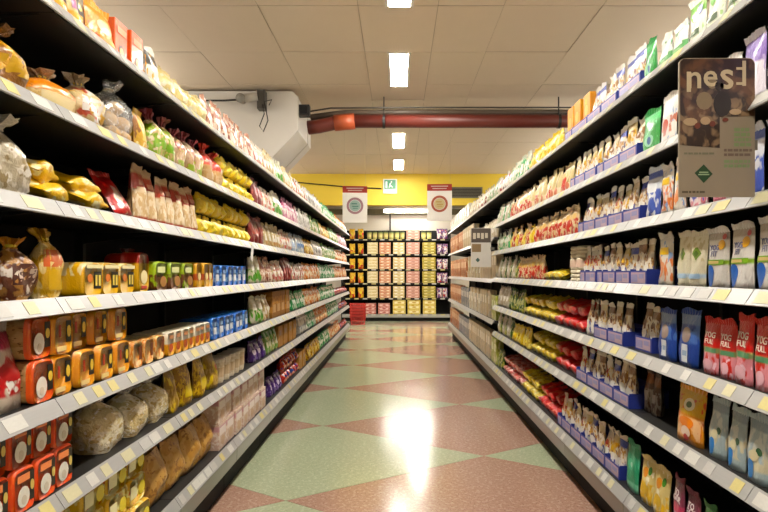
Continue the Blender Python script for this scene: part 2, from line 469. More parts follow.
ob('vent_frame', mesh('vent_frame', *join(box_vf(-.32, .32, -.02, 0.008, .09, .11), box_vf(-.32, .32, -.02, .008, -.11, -.09), box_vf(-.32, -.30, -.02, .008, -.09, .09), box_vf(.30, .32, -.02, .008, -.09, .09)), plain('#77735f', .5)), v)
ob('vent_back', mesh('vent_back', *box_vf(-.30, .30, 0.0, 0.008, -.09, .09), BLACK), v)
for k in range(6): ob('slat', mesh('slat', *prism_vf([(-.016, -.008), (-.013, -.008), (-.002, .012), (-.005, .012)], -.30, .30, 'x'), plain('#6b675a', .5)), v, (0, 0, -.075 + k * .03))
e = ob('exit_sign', None, None, (-0.16, 12.06, 3.15)); tag(e, 'small green and white emergency exit sign on yellow bulkhead', 'sign')
ob('panel', mesh('panel', *box_vf(-.14, .14, 0, .03, -.15, .14), plain('#e9ebe2', .4)), e)
ob('green_field', mesh('green_field', *box_vf(-.115, .115, -.004, 0, -.06, .12), plain('#1f8a55', .4)), e)
run = join(prism_vf([(-.03, -.03), (-.01, -.03), (.02, .02), (.0, .03)], -.0065, -.0042), prism_vf([(.0, .0), (.045, -.035), (.055, -.02), (.015, .02)], -.0065, -.0042),
           prism_vf([(-.02, .02), (.02, .035), (.025, .06), (-.0, .06)], -.0065, -.0042), prism_vf([(.015, .068), (.04, .068), (.04, .095), (.015, .095)], -.0065, -.0042),
           prism_vf([(-.09, -.04), (-.055, -.04), (-.055, .09), (-.09, .09)], -.0065, -.0042))
ob('running_figure', mesh('running_figure', *run, plain('#f2f4ee', .4)), e)

def disc_vf(cx, cz, r, y0, y1, seg=20, rin=0.0):
    if rin <= 0: return prism_vf([(cx + r * math.cos(2 * math.pi * k / seg), cz + r * math.sin(2 * math.pi * k / seg)) for k in range(seg)], y0, y1)
    V, Fc = [], []
    for k in range(seg):
        t = 2 * math.pi * k / seg
        for rr_, yy in ((r, y0), (rin, y0), (rin, y1), (r, y1)): V.append((cx + rr_ * math.cos(t), yy, cz + rr_ * math.sin(t)))
    for k in range(seg):
        a, b = 4 * k, 4 * ((k + 1) % seg)
        for q in range(4): Fc.append((a + q, a + (q + 1) % 4, b + (q + 1) % 4, b + q))
    return V, Fc
def paper():
    m = bpy.data.materials.new('sign_paper'); m.use_nodes = True
    n = m.node_tree.nodes; l = m.node_tree.links; out = n['Material Output']; n.remove(n['Principled BSDF'])
    a = n.new('ShaderNodeBsdfDiffuse'); b = n.new('ShaderNodeBsdfTranslucent'); x = n.new('ShaderNodeMixShader')
    a.inputs[0].default_value = b.inputs[0].default_value = (.96, .95, .93, 1); x.inputs[0].default_value = .55
    l.new(a.outputs[0], x.inputs[1]); l.new(b.outputs[0], x.inputs[2]); l.new(x.outputs[0], out.inputs[0])
    return m
PAPER = paper()
def hang_sign(x, z, rot, ringc, corec, label):
    s = ob('hanging_sign', None, None, (x, 8.5, z), (0, 0, rot)); tag(s, label, 'sign', 'paper signs hanging over the aisle')
    ob('sheet', mesh('sheet', *box_vf(-.175, .175, 0, .006, -.26, .26), PAPER), s)
    ob('red_header', mesh('red_header', *box_vf(-.175, .175, -.002, 0, .165, .26), plain('#c8392f', .5)), s)
    ob('header_line', mesh('header_line', *join(box_vf(-.12, .12, -.0035, -.0021, .222, .236), box_vf(-.10, .10, -.0035, -.0021, .19, .203)), plain('#f0d8d0', .5)), s)
    ob('ring', mesh('ring', *disc_vf(0, -.02, .118, -.003, 0, 28, .086), plain(ringc, .5)), s)
    ob('emblem', mesh('emblem', *disc_vf(0, -.02, .08, -.002, 0, 24), plain(corec, .5)), s)
    ob('print_line', mesh('print_line', *join(box_vf(-.04, .05, -.0035, -.0021, -.035, -.02), box_vf(-.05, .03, -.0035, -.0021, 0.0, 0.016), box_vf(-.03, .04, -.0035, -.0021, -.06, -.05)), plain('#4f8f86' if corec == '#a9c9c4' else '#d8b25a', .5)), s)
    for sx in (-.15, .15): ob('hanging_wire', mesh('hanging_wire', *tube_vf([(sx, .003, .26), (sx, .003, CEIL - z - .004)], .0012, 4), plain('#b5a58c', .4)), s)
hang_sign(-0.61, 2.372, 0.06, '#b98a98', '#a9c9c4', 'white hanging sign with red header and teal round emblem')
hang_sign(0.588, 2.40, -0.05, '#c9664a', '#e9d9a0', 'white hanging sign with red header and orange ring emblem')

# ------------------------------------------------------------ blade signs on the right shelves
def poster_photo():
    t = NT('poster_photo', 0.35, 0, 0.2)
    n1 = t.noise(3.2, 3.0, 0.8, False); n2 = t.noise(7.0, 2.0, 0.5, False)
    col = t.mix(t.step(n1, 0.55, 0.05), lin('#2b1a10'), lin('#5a3a22'))
    f = t.math('MULTIPLY', t.step(n2, 0.55, 0.05), t.math('SUBTRACT', 1.0, t.step(t.axis('Z'), 0.62, 0.15)))
    col = t.mix(f, col, lin('#7d6448'))
    return t.done(col)
s = ob('blade_sign', None, None, (XR - 0.03, 1.885, 0)); tag(s, 'large brown and beige promotional sign sticking out from the right shelves', 'sign')
def sx(px): return (px - 398) * 1.885 / F - (XR - 0.03)
def sz(py): return H + (273 - py) * 1.885 / F
TAN = plain('#8a7b66', 0.5, vary=0.05)
def rrect(x0, x1, z0, z1, r, which):
    pts = []
    for (cx_, cz_, a0, k) in ((x1 - r, z1 - r, 0, 'tr'), (x0 + r, z1 - r, 90, 'tl'), (x0 + r, z0 + r, 180, 'bl'), (x1 - r, z0 + r, 270, 'br')):
        if k in which:
            for q in range(5):
                a = math.radians(a0 + 22.5 * q); pts.append((cx_ + r * math.cos(a), cz_ + r * math.sin(a)))
        else: pts.append({'tr': (x1, z1), 'tl': (x0, z1), 'bl': (x0, z0), 'br': (x1, z0)}[k])
    return pts
ob('board', mesh('board', *prism_vf(rrect(sx(679), sx(755), sz(197), sz(58), 0.02, 'trtl'), 0, 0.006), TAN), s)
ob('photo_print', mesh('photo_print', *prism_vf([(sx(680), sz(145)), (sx(719.5), sz(148)), (sx(719.5), sz(117)), (sx(754.5), sz(116)), (sx(754.5), sz(64)), (sx(751), sz(59)), (sx(683), sz(59)), (sx(680), sz(62))], -0.0015, 0), poster_photo()), s)
BEI = plain('#b8a684', 0.5)
for ch, px, py, size in (('n', 694, 78, 0.105), ('e', 710, 76.5, 0.10), ('s', 726.5, 76.5, 0.125)):
    ob('lettering', text_mesh(ch, size, BEI), s, (sx(px), -0.0022, sz(py)))
ob('lettering', mesh('lettering', *join(box_vf(sx(686.5), sx(690.5), -.003, -.0016, sz(92), sz(72)), box_vf(sx(742), sx(745.5), -.003, -.0016, sz(86), sz(61)), box_vf(sx(736), sx(742), -.003, -.0016, sz(70), sz(67.5)), box_vf(sx(736), sx(742), -.003, -.0016, sz(85), sz(82.5))), BEI), s)
def blob_vf(px, py, rx, rz, y=-.0026):
    return prism_vf([(sx(px) + rx * 1.885 / F * math.cos(k * .5236), sz(py) + rz * 1.885 / F * math.sin(k * .5236)) for k in range(12)], y, -.0016)
ob('printed_figure', mesh('printed_figure', *join(blob_vf(704, 101, 8, 9), blob_vf(712, 84, 5, 5)), plain('#7d6a4e', .5)), s)
ob('printed_figure', mesh('printed_figure', *join(blob_vf(722, 104, 9, 13, -.0028), blob_vf(719, 86, 4.5, 5, -.0028)), plain('#241a16', .5)), s)
for q in (blob_vf(690, 122, 7, 4, -.003), blob_vf(705, 121, 5, 4, -.003), blob_vf(735, 112, 6, 3, -.003)): ob('printed_dish', mesh('printed_dish', *q, plain('#a98d6a', .5)), s)
for q in (blob_vf(697, 126, 3, 3, -.0034), blob_vf(712, 124, 3, 3, -.0034), blob_vf(725, 120, 3, 2, -.0034)): ob('printed_dish', mesh('printed_dish', *q, plain('#6a2f1c', .5)), s)
GR1, GR2 = plain('#20401f', .4), plain('#77875a', .5)
dm = ob('diamond_logo', mesh('diamond_logo', *prism_vf([(sx(694.5), sz(173)), (sx(703.5), sz(183)), (sx(712.5), sz(174)), (sx(703.5), sz(164.5))], -.0015, 0), GR1), s)
ob('logo_line', mesh('logo_line', *join(box_vf(sx(698), sx(709), -.0022, -.0016, sz(175.2), sz(174)), box_vf(sx(699), sx(708), -.0022, -.0016, sz(173), sz(171.8))), plain('#8aa178', .5)), dm)
def lines(px0, px1, ys, hpx, mat, nm='text_block'):
    vf = []
    for y in ys:
        x = px0
        while x < px1 - 1:
            wd = random.uniform(2.0, 6.0); vf.append(box_vf(sx(x), sx(min(x + wd, px1)), -.001, 0, sz(y + hpx), sz(y))); x += wd + 1.0
    ob(nm, mesh(nm, *join(*vf), mat), s)
lines(734, 751, [128, 133, 138, 143], 3.4, GR2); lines(724, 752, [149, 153.5], 2.6, plain('#6b5647', .5)); lines(724, 750, [160, 164.5], 3.0, GR2)
lines(684, 714, [152.5], 2, plain('#6f6a52', .5)); lines(682, 706, [191], 2, plain('#54462f', .5))
ob('mounting_arm', mesh('mounting_arm', *box_vf(sx(754.5), 0.027, 0.0, 0.006, sz(150), sz(140)), plain('#6d675c', .4)), s)
s2 = ob('blade_sign', None, None, (XR - 0.03, 7.03, 0)); tag(s2, 'small distant white and dark sign sticking out where right shelves change height', 'sign')
def fx(px): return (px - 398) * 7.03 / F - (XR - 0.03)
def fz(py): return H + (273 - py) * 7.03 / F
ob('board', mesh('board', *box_vf(fx(471), fx(491), 0, .006, fz(267), fz(228)), plain('#cfc9c0', .5)), s2)
ob('dark_header', mesh('dark_header', *box_vf(fx(471.3), fx(490.7), -.002, 0, fz(242.5), fz(228.4)), plain('#54483f', .5)), s2)
ob('header_print', mesh('header_print', *join(*[box_vf(fx(473 + 4 * k), fx(475.8 + 4 * k), -.003, -.0021, fz(239 - k % 2), fz(233)) for k in range(4)]), plain('#c9bda9', .5)), s2)
ob('photo_print', mesh('photo_print', *box_vf(fx(472), fx(481), -.002, 0, fz(252), fz(244)), plain('#8a6f4c', .5)), s2)
ob('logo', mesh('logo', *prism_vf([(fx(475.5), fz(260)), (fx(477.8), fz(262.4)), (fx(480), fz(260)), (fx(477.8), fz(257.6))], -.002, 0), plain('#3e5a55', .5)), s2)
ob('mounting_arm', mesh('mounting_arm', *box_vf(fx(490.5), 0.027, 0.0, 0.006, fz(250), fz(247)), plain('#6d675c', .4)), s2)

# ------------------------------------------------------------ stack of shopping baskets
def basket(zoff, label):
    b = ob('shopping_basket', None, None, (-1.10, 16.5, zoff)); tag(b, label, 'basket', 'stacked red shopping baskets')
    R = plain('#c2302a', .4)
    vf = []
    for k in range(9):
        t = -1 + k / 4
        for sy in (-1, 1):
            v, f = prism_vf([(t * .17 - .008, 0), (t * .17 + .008, 0), (t * .21 + .008, .22), (t * .21 - .008, .22)], sy * .118, sy * .124)
            vf.append(([(a, b + sy * .13 * c, c) for a, b, c in v], f))
    for sx_ in (-1, 1):
        for k in range(6):
            t = (-1 + k / 2.5) * .11
            vf.append(prism_vf([(sx_ * .172, 0), (sx_ * .166, 0), (sx_ * .208, .22), (sx_ * .214, .22)], t - .008, t + .008))
    vf.append(box_vf(-.172, .172, -.12, .12, 0, .012))
    vf.append(box_vf(-.19, .19, -.137, -.131, .095, .115))
    ob('basket_body', mesh('basket_body', *join(*vf), R), b)
    ob('rim', mesh('rim', *join(box_vf(-.222, .222, -.165, -.145, .21, .235), box_vf(-.222, .222, .145, .165, .21, .235), box_vf(-.222, -.20, -.145, .145, .21, .235), box_vf(.20, .222, -.145, .145, .21, .235)), R), b)
    ob('handle', mesh('handle', *join(box_vf(-.15, .15, -.169, -.1655, .18, .20)), plain('#8e1f1c', .4)), b)
basket(0.0, 'red plastic shopping basket at the bottom of the stack')
for k in range(1, 5): basket(k * 0.082, 'red plastic shopping basket, %s up in the stack' % ['', 'second', 'third', 'fourth', 'topmost'][k])

# ------------------------------------------------------------ product builders
# local frame: x along the shelf, front at y=0 facing -y, z up from the shelf
def Pt(name, vf, mat, smooth=False): return dict(name=name, V=vf[0], F=vf[1], mat=mat, smooth=smooth)

def bag(w, h, d, mat, patches=(), pillow=False, seal=None, text=None, seed=1, sealh=0.022, tilt=0.0, slump=0.0, lump=0.004, flat=2.8):
    rr = random.Random(seed)
    N = 9; M = 9
    hb = h - sealh
    ph = [rr.uniform(0, 6.3) for _ in range(4)]
    slump += rr.uniform(-.06, .06); twist = rr.uniform(-.05, .05) * w; bow = rr.uniform(-.03, .05) * h; dent = rr.uniform(.5, 1.6)
    def prof(v):
        if pillow: return max(0.0, math.sin(math.pi * (0.04 + 0.93 * v))) ** 0.5
        return max(0.0, 1 - v ** 2.4) ** 0.75 * (0.86 + 0.14 * min(1, v * 5))
    def shift(u, v): return 0.06 * v * d + twist * u * v + max(0.0, bow) * v * v
    def S(u, v, s, off=0.0):
        c = max(0.0, 1 - abs(u) ** flat) ** 0.5
        t = d / 2 * prof(v) * (0.06 + 0.94 * c)
        t += lump * dent * c * prof(v) * (math.sin(u * 4.1 + v * 7 + ph[0]) + math.sin(v * 11 - u * 3 + ph[1]))
        ww = w / 2 * (1 - 0.05 * prof(v)) * (1 - 0.03 * math.sin(v * 9 + ph[2]))
        x = u * ww + slump * w * v * v
        return (x, d / 2 + s * (t + off) + shift(u, v), v * hb)
    V, Fc = [], []
    for s in (-1, 1):
        o = len(V)
        for j in range(M):
            for i in range(N): V.append(S(-1 + 2 * i / (N - 1), j / (M - 1), s))
        for j in range(M - 1):
            for i in range(N - 1):
                q = (o + j * N + i, o + j * N + i + 1, o + (j + 1) * N + i + 1, o + (j + 1) * N + i)
                Fc.append(q if s < 0 else q[::-1])
    for i in range(N - 1): Fc.append((i + 1, i, N * M + i, N * M + i + 1))
    parts = [Pt('bag_body', (V, Fc), mat, True)]
    # crimped seal on top
    V, Fc = [], []
    K = 16
    for i in range(K + 1):
        u = -1 + 2 * i / K
        b = S(u, 1.0, -1); z = 0.0015 if i % 2 else -0.0015
        for (dy, dz) in ((-0.001 + z, -0.004), (-0.001 + z * 1.5 - 0.002, sealh), (0.002 + z * 1.5 - 0.002, sealh), (0.002 + z, -0.004)):
            V.append((b[0] + .004 * math.sin(dz * 150 + ph[3]), d / 2 + shift(u, 1.0) + dy + max(0, dz) * .25 * math.sin(u * 3 + ph[3]), hb + dz * (1 + .25 * math.sin(u * 4 + ph[1]))))
    for i in range(K):
        for q in range(4): Fc.append((4 * i + q, 4 * i + 4 + q, 4 * i + 4 + (q + 1) % 4, 4 * i + (q + 1) % 4))
    parts.append(Pt('top_seal', (V, Fc), seal or mat))
    for k, (sh, u0, u1, v0, v1, colr) in enumerate(patches):
        m = plain(colr, 0.35, coat=0.3) if isinstance(colr, str) else colr
        off = 0.0012 + 0.0009 * k
        V, Fc = [], []
        if sh == 'r':
            A, B = 6, 5
            for j in range(B):
                for i in range(A): V.append(S(u0 + (u1 - u0) * i / (A - 1), v0 + (v1 - v0) * j / (B - 1), -1, off))
            for j in range(B - 1):
                for i in range(A - 1): Fc.append((j * A + i, j * A + i + 1, (j + 1) * A + i + 1, (j + 1) * A + i))
        else:
            uc, vc = (u0 + u1) / 2, (v0 + v1) / 2
            V.append(S(uc, vc, -1, off)); n = 14
            for ring in (0.55, 1.0):
                for i in range(n):
                    a = 2 * math.pi * i / n
                    ru, rv = (u1 - u0) / 2 * ring, (v1 - v0) / 2 * ring
                    if sh == 'd':
                        kx = abs(math.cos(a)) + abs(math.sin(a)); ru /= kx; rv /= kx
                    V.append(S(uc + ru * math.cos(a), vc + rv * math.sin(a), -1, off))
            for i in range(n):
                j = (i + 1) % n; Fc += [(0, 1 + i, 1 + j), (1 + i, 1 + n + i, 1 + n + j, 1 + j)]
        parts.append(Pt('label', (V, Fc), m, True))
    if text:
        for (st, u, v, size, colr) in text:
            tm = text_mesh(st, size, plain(colr, 0.4)); base = S(u, v, -1, 0.0022)
            V = []
            for vert in tm.vertices:
                x, y, z = vert.co
                s_ = S((base[0] + x) / (w / 2 * 0.96), max(0, min(1, v + z / hb)), -1, 0.0028 + (-y))
                V.append((base[0] + x, s_[1], base[2] + z))
            parts.append(Pt('lettering', (V, [tuple(p.vertices) for p in tm.polygons]), plain(colr, 0.4)))
    if tilt: lay(parts, tilt)
    return parts

def lay(parts, tilt):
    R = Matrix.Rotation(tilt, 3, 'X')
    for p in parts: p['V'] = [tuple(R @ Vector(v)) for v in p['V']]
    mz = min(v[2] for p in parts for v in p['V']); my = min(v[1] for p in parts for v in p['V'])
    for p in parts: p['V'] = [(v[0], v[1] - my, v[2] - mz) for v in p['V']]

def super_ring(w, h, e, n, sc, y, zc=None):
    out = []
    for k in range(n):
        a = 2 * math.pi * (k + .5) / n; c, s = math.cos(a), math.sin(a)
        x = w / 2 * math.copysign(abs(c) ** e, c) * sc
        z = h / 2 + h / 2 * math.copysign(abs(s) ** e, s) * (sc if s > 0 else 1.0 - (1 - sc) * 0.3)
        out.append((x, y, z))
    return out
def rings_vf(rings):
    n = len(rings[0]); V = [p for r in rings for p in r]; Fc = []
    for i in range(len(rings) - 1):
        for k in range(n):
            k2 = (k + 1) % n; Fc.append((i * n + k, i * n + k2, (i + 1) * n + k2, (i + 1) * n + k))
    Fc.append(tuple(range(n))); Fc.append(tuple(range((len(rings) - 1) * n, len(rings) * n))[::-1])
    return V, Fc
def flat_patch(sh, x0, x1, z0, z1, y):
    if sh == 'r': return box_vf(x0, x1, y, y + 0.001, z0, z1)
    return prism_vf([((x0 + x1) / 2 + (x1 - x0) / 2 * math.cos(k * math.pi / 7), (z0 + z1) / 2 + (z1 - z0) / 2 * math.sin(k * math.pi / 7)) for k in range(14)], y, y + 0.001)
def loaf(w, h, d, bread, wrap=None, frac=0.4, patches=(), seed=1, e=0.42, ridges=True):
    rr = random.Random(seed)
    prof = [(0.004, .88), (0.012, .96)] + [(0.03 + (d - 0.06) * k / 9, 0.985 + (0.012 if k % 2 else -0.012) * ridges) for k in range(10)] + [(d - 0.012, .95), (d - .002, .84)]
    parts = [Pt('loaf', rings_vf([super_ring(w, h * .985, e, 18, s + rr.uniform(-.006, .006), y) for y, s in prof]), bread, True)]
    if wrap:
        yf = d * frac
        parts.append(Pt('wrapper', rings_vf([super_ring(w, h, e, 18, s, y) for y, s in ((0.0, .90), (.003, .97), (.012, 1.0), (yf * .5, 1.01), (yf, 1.005))]), wrap, True))
    for k, (sh, x0, x1, z0, z1, c) in enumerate(patches):
        parts.append(Pt('label', flat_patch(sh, x0 * w / 2, x1 * w / 2, z0 * h, z1 * h, -0.0012 - 0.0011 * k), plain(c, .35) if isinstance(c, str) else c))
    return parts

def carton(w, h, d, mat, patches=(), flap=None, seed=1):
    b = 0.003
    out = [(-w / 2 + b, 0), (w / 2 - b, 0), (w / 2, b), (w / 2, d - b), (w / 2 - b, d), (-w / 2 + b, d), (-w / 2, d - b), (-w / 2, b)]
    parts = [Pt('carton_body', prism_vf(out, 0, h, 'z'), mat)]
    parts.append(Pt('top_flap', box_vf(-w / 2 + .002, w / 2 - .002, .002, d * .55, h, h + .0015), flap or mat))
    for k, (sh, x0, x1, z0, z1, c) in enumerate(patches):
        parts.append(Pt('label', flat_patch(sh, x0 * w / 2, x1 * w / 2, z0 * h, z1 * h, -0.001 - 0.0011 * k), plain(c, .35) if isinstance(c, str) else c))
    return parts

def tied(w, h, d, mat, neck=None, tiec='#d8c23a', patches=(), seed=1, rolls=None, fillm=None, lumps=0.10, lean=0.0):
    rr = random.Random(seed); seg = 18; ph = [rr.uniform(0, 6.3) for _ in range(6)]
    def rad(a, v):
        base = 0.86 + 0.17 * math.sin(math.pi * min(1, v * 0.9 + 0.1))
        if v > 0.62: base *= 1 - 0.80 * ((v - 0.62) / 0.38) ** 1.9
        return base * (1 + lumps * (math.sin(3 * a + ph[0] + 5 * v) + math.sin(5 * a - ph[1] + 9 * v) * .7))
    zt = 0.80 * h
    def Q(a, v, k=1.0):
        r = rad(a, v) * k; c, s = math.cos(a), math.sin(a)
        return (w / 2 * r * .93 * math.copysign(abs(c) ** .8, c) + lean * w * v, d / 2 + d / 2 * r * .93 * math.copysign(abs(s) ** .8, s), v * zt)
    rings = []
    for j in range(9):
        v = j / 8
        rings.append([Q(2 * math.pi * k / seg, v, .8 if j == 0 else 1.0) for k in range(seg)])
    body = rings_vf(rings)
    parts = []
    if rolls:
        for (x, y, z, r) in rolls:
            prf = [(r * math.sin(math.pi * q / 6) * (1 if 0 < q < 6 else .15), z + r * .8 * (1 - math.cos(math.pi * q / 6))) for q in range(7)]
            parts.append(Pt('bread_roll', lathe_vf(prf, 10, x, y), fillm, True))
        parts.append(Pt('clear_film', body, film_mat(), True))
    else:
        parts.append(Pt('bag_body', body, mat, True))
    nr = []
    jit = [rr.uniform(.55, 1.35) for _ in range(seg)]; tip = [rr.uniform(.72, 1.0) for _ in range(seg)]; lx, ly = rr.uniform(-.25, .25), rr.uniform(-.2, .2)
    for (v, rs) in ((0, .24), (.15, .20), (.38, .25), (.68, .36), (1.0, .42)):
        ring = []
        for k in range(seg):
            f_ = 1 + (jit[k] - 1) * min(1, v * 1.5) + .2 * math.cos(k * math.pi)
            ring.append((w / 2 * (rs * f_ * math.cos(2 * math.pi * k / seg) + lx * v) + lean * w * (1 + v * .3), d / 2 + w / 2 * (rs * f_ * math.sin(2 * math.pi * k / seg) + ly * v), zt - .004 + v * (h - zt) * (tip[k] if v > .5 else 1)))
        nr.append(ring)
    parts.append(Pt('gathered_neck', rings_vf(nr), neck or mat, False))
    tz = zt + 0.12 * (h - zt)
    parts.append(Pt('tie', lathe_vf([(w * .10, tz - .004), (w * .115, tz), (w * .10, tz + .005)], 10, lean * w, d / 2), plain(tiec, .4)))
    for k, (x0, x1, v0, v1, c) in enumerate(patches):
        V, Fc = [], []
        for j in range(4):
            for i in range(6):
                a = 1.5 * math.pi + (x0 + (x1 - x0) * i / 5) * 1.1
                V.append(Q(a, v0 + (v1 - v0) * j / 3, 1.012 + .004 * k))
        for j in range(3):
            for i in range(5): Fc.append((j * 6 + i, j * 6 + i + 1, (j + 1) * 6 + i + 1, (j + 1) * 6 + i))
        parts.append(Pt('label', (V, Fc), plain(c, .35, coat=.3) if isinstance(c, str) else c, True))
    return parts

def tub(w, h, mat, lidm, patches=(), seed=1):
    r = w / 2
    parts = [Pt('tub_body', lathe_vf([(r * .84, 0), (r * .9, h * .1), (r * .97, h * .85)], 16, 0, r), mat, False),
             Pt('lid', lathe_vf([(r, h * .85), (r, h * .97), (r * .9, h)], 16, 0, r), lidm, False)]
    parts.append(Pt('label', lathe_vf([(r * .925, h * .25), (r * .965, h * .65)], 16, 0, r), patches[0] if patches else lidm))
    return parts

def biscuits(w, h, mat, seed=1):
    n = 9; t = h / n; parts = []
    for k in range(n):
        r = w / 2 * random.Random(seed * 50 + k).uniform(.94, 1.0)
        parts.append(Pt('biscuit', lathe_vf([(r * .9, k * t), (r, k * t + t * .25), (r, k * t + t * .6), (r * .88, k * t + t * .92)], 14, 0, w / 2), mat))
    parts.append(Pt('paper_band', lathe_vf([(w / 2 * 1.01, h * .4), (w / 2 * 1.01, h * .6)], 14, 0, w / 2), plain('#d9b9a6', .5)))
    return parts

# ------------------------------------------------------------ the kinds of pack
BREAD = printed('#b98a4e', (('blob', 5.0, .52, '#c9a066'), ('blob', 11.0, .60, '#94683a')), .45, .5, .25)
TOASTB = printed('#b08a5c', (('blob', 4.0, .5, '#c7a678'), ('blob', 14.0, .62, '#7d5530')), .4, .6, .3)
CREAM = printed('#d9c9a0', (('blob', 5.0, .52, '#e8dcc0'), ('blob', 10.0, .60, '#b89a68')), .4, .6, .4)
PASTA = printed('#b08a2e', (('blob', 9.0, .50, '#d2b04a'), ('blob', 14.0, .58, '#7d5a1c')), .4, .5, .5)
ROLL = plain('#c79c5c', .6, vary=.15)
KIND = {}
def kind(key, desc, cat, fn, var=2, w=None, name=None):
    KIND[key] = dict(desc=desc, cat=cat, fn=fn, var=var, rnd=False, name=name or desc.split(' with')[0].replace('-', '_').replace(' ', '_').lower(), cache={})

def cbag(key, desc, w, h, d, base, layers=(), patches=(), cat='bag', name=None, **kw):
    name = name or '_'.join(desc.split(' with')[0].split(' of ')[0].replace('-', ' ').split()[-2:])
    mt = printed(base, tuple(layers))
    if name == 'candy_pouch': d *= .6; kw.update(flat=4.0, lump=.003)
    sealm = plain(kw.pop('sealc', base), .35)
    kind(key, desc, cat, lambda s: bag(w, h, d, mt, patches, seal=sealm, seed=s, **kw), 5, name=name); KIND[key].update(w=w, h=h, d=d, rnd=True)

def sized(key, w, h, d): KIND[key].update(w=w, h=h, d=d)

# -- left hand side: bread, rusks, breadsticks
lab = (('r', .18, .72, .30, .84, '#191512'), ('e', .26, .64, .42, .72, '#e8c33a'), ('r', -.62, -.42, .45, .75, '#b8391d'), ('r', -.85, .1, .10, .22, '#f2d48a'))
kind('toast', 'amber wrapped sliced bread pack with black label', 'bread', lambda s: loaf(.112, .129, .25, TOASTB, printed('#e39a22', (('blob', 4.0, .6, '#f0c060'),), .3, .5, .2), .10, lab, s), 2, name='sliced_bread_pack'); sized('toast', .112, .116, .25)
labr = (('r', .30, .80, .25, .86, '#191512'), ('e', .36, .74, .46, .70, '#e8c33a'), ('e', -.75, .2, .12, .62, '#e6d9cc'), ('e', -.45, -.1, .18, .38, '#d6c4ae'))
kind('toastr', 'orange-red wrapped sliced bread pack with white oval', 'bread', lambda s: loaf(.116, .130, .25, TOASTB, printed('#e0601e', (('blob', 4.0, .62, '#e67a36'),), .3, .5, .2), .08, labr, s), 2, name='sliced_bread_pack'); sized('toastr', .116, .118, .25)
labc = (('r', .45, .86, .20, .88, '#1d1a14'), ('e', .48, .82, .42, .66, '#d9c060'), ('e', -.72, .36, .12, .60, '#e2dccf'), ('e', -.40, .05, .18, .40, '#cfc4b0'), ('r', -.8, .3, .72, .88, '#f08a4a'))
kind('crisp', 'red-orange crispbread pack with white oval', 'crispbread', lambda s: loaf(.102, .126, .2, printed('#7d4a2c', (('blob', 6., .55, '#9c6238'),), .35, .5, .2), printed('#e0591c', (('blob', 5.0, .62, '#e8702e'),), .3, .5, .2), .10, labc, s, .3), 2, name='crispbread_pack'); sized('crisp', .104, .104, .2)
laby = (('r', .05, .80, .22, .72, '#1c1812'), ('r', .16, .34, .30, .62, '#e8cf5a'), ('r', .46, .66, .30, .62, '#e8cf5a'), ('e', -.7, -.2, .40, .66, '#d97a2a'), ('r', -.8, .8, .82, .93, '#f2e4b0'))
kind('loafy', 'yellow wrapped bread loaf with black label', 'bread', lambda s: loaf(.135, .12, .27, TOASTB, printed('#e2b22e', (('zblob', .6, 1.0, 4., .5, '#efe0b0'),), .3, .5, .2), .30, laby, s), 2, name='bread_loaf'); sized('loafy', .135, .12, .27)
kind('toastc', 'clear wrapped bread pack with orange end', 'bread', lambda s: loaf(.10, .11, .22, CREAM, printed('#d98c3c', (('blob', 4., .5, '#e9c48e'),)), .16, (('r', .2, .7, .3, .8, '#7a3a1c'),), s), 2, name='sliced_bread_pack'); sized('toastc', .10, .11, .22)
kind('smallw', 'small white and orange biscuit pack', 'biscuit pack', lambda s: loaf(.085, .115, .18, printed('#e8dcc4', (('z', .0, .45, '#e0a040'),)), printed('#efe6d2', (('z', .0, .5, '#e6a63a'),)), .3, (('e', -.6, .5, .15, .5, '#c9541f'), ('r', -.6, .6, .7, .85, '#c98a5a')), s, .3), 2, name='biscuit_pack'); sized('smallw', .085, .115, .18)
kind('bluep', 'bright blue rusk pack with white panel', 'rusk pack', lambda s: loaf(.105, .13, .2, printed('#2f64b0', (('blob', 4., .58, '#4a86cc'),)), printed('#2c66bd', (('zblob', .2, .8, 4., .52, '#8fb4de'),)), .35, (('r', -.55, .55, .25, .55, '#dfe6ee'), ('r', -.4, .4, .62, .78, '#7fa8dc')), s, .3), 2, name='rusk_pack'); sized('bluep', .105, .13, .2)
kind('limep', 'lime green and brown rusk pack', 'rusk pack', lambda s: loaf(.15, .135, .2, printed('#9db82a', (('z', 0, .4, '#7a4a22'),)), printed('#a9c22e', (('zblob', 0, .55, 3.5, .42, '#6b3d20'),)), .35, (('r', -.7, .5, .62, .82, '#dfe6a0'), ('e', -.3, .7, .12, .5, '#b07a3c')), s, .35), 2, name='rusk_pack'); sized('limep', .15, .135, .2)
kind('amberp', 'amber yellow rusk pack with orange band', 'rusk pack', lambda s: loaf(.10, .14, .2, printed('#d9a02a', (('z', .3, .6, '#c9651c'),)), printed('#e0aa2c', (('z', .3, .55, '#c4571a'),)), .35, (('e', -.5, .5, .3, .6, '#f0dc9a'),), s, .35), 2, name='rusk_pack'); sized('amberp', .10, .14, .2)
kind('yredp', 'yellow and red tall biscuit pack', 'biscuit pack', lambda s: loaf(.115, .17, .15, printed('#d8a92a', (('z', .7, 1, '#9c2a20'),)), printed('#dfb22e', (('z', .72, 1, '#a52a22'),)), .5, (('e', -.6, .6, .2, .55, '#e9d9a0'), ('r', -.5, .5, .08, .16, '#b5341f')), s, .4), 2, name='biscuit_pack'); sized('yredp', .115, .17, .15)
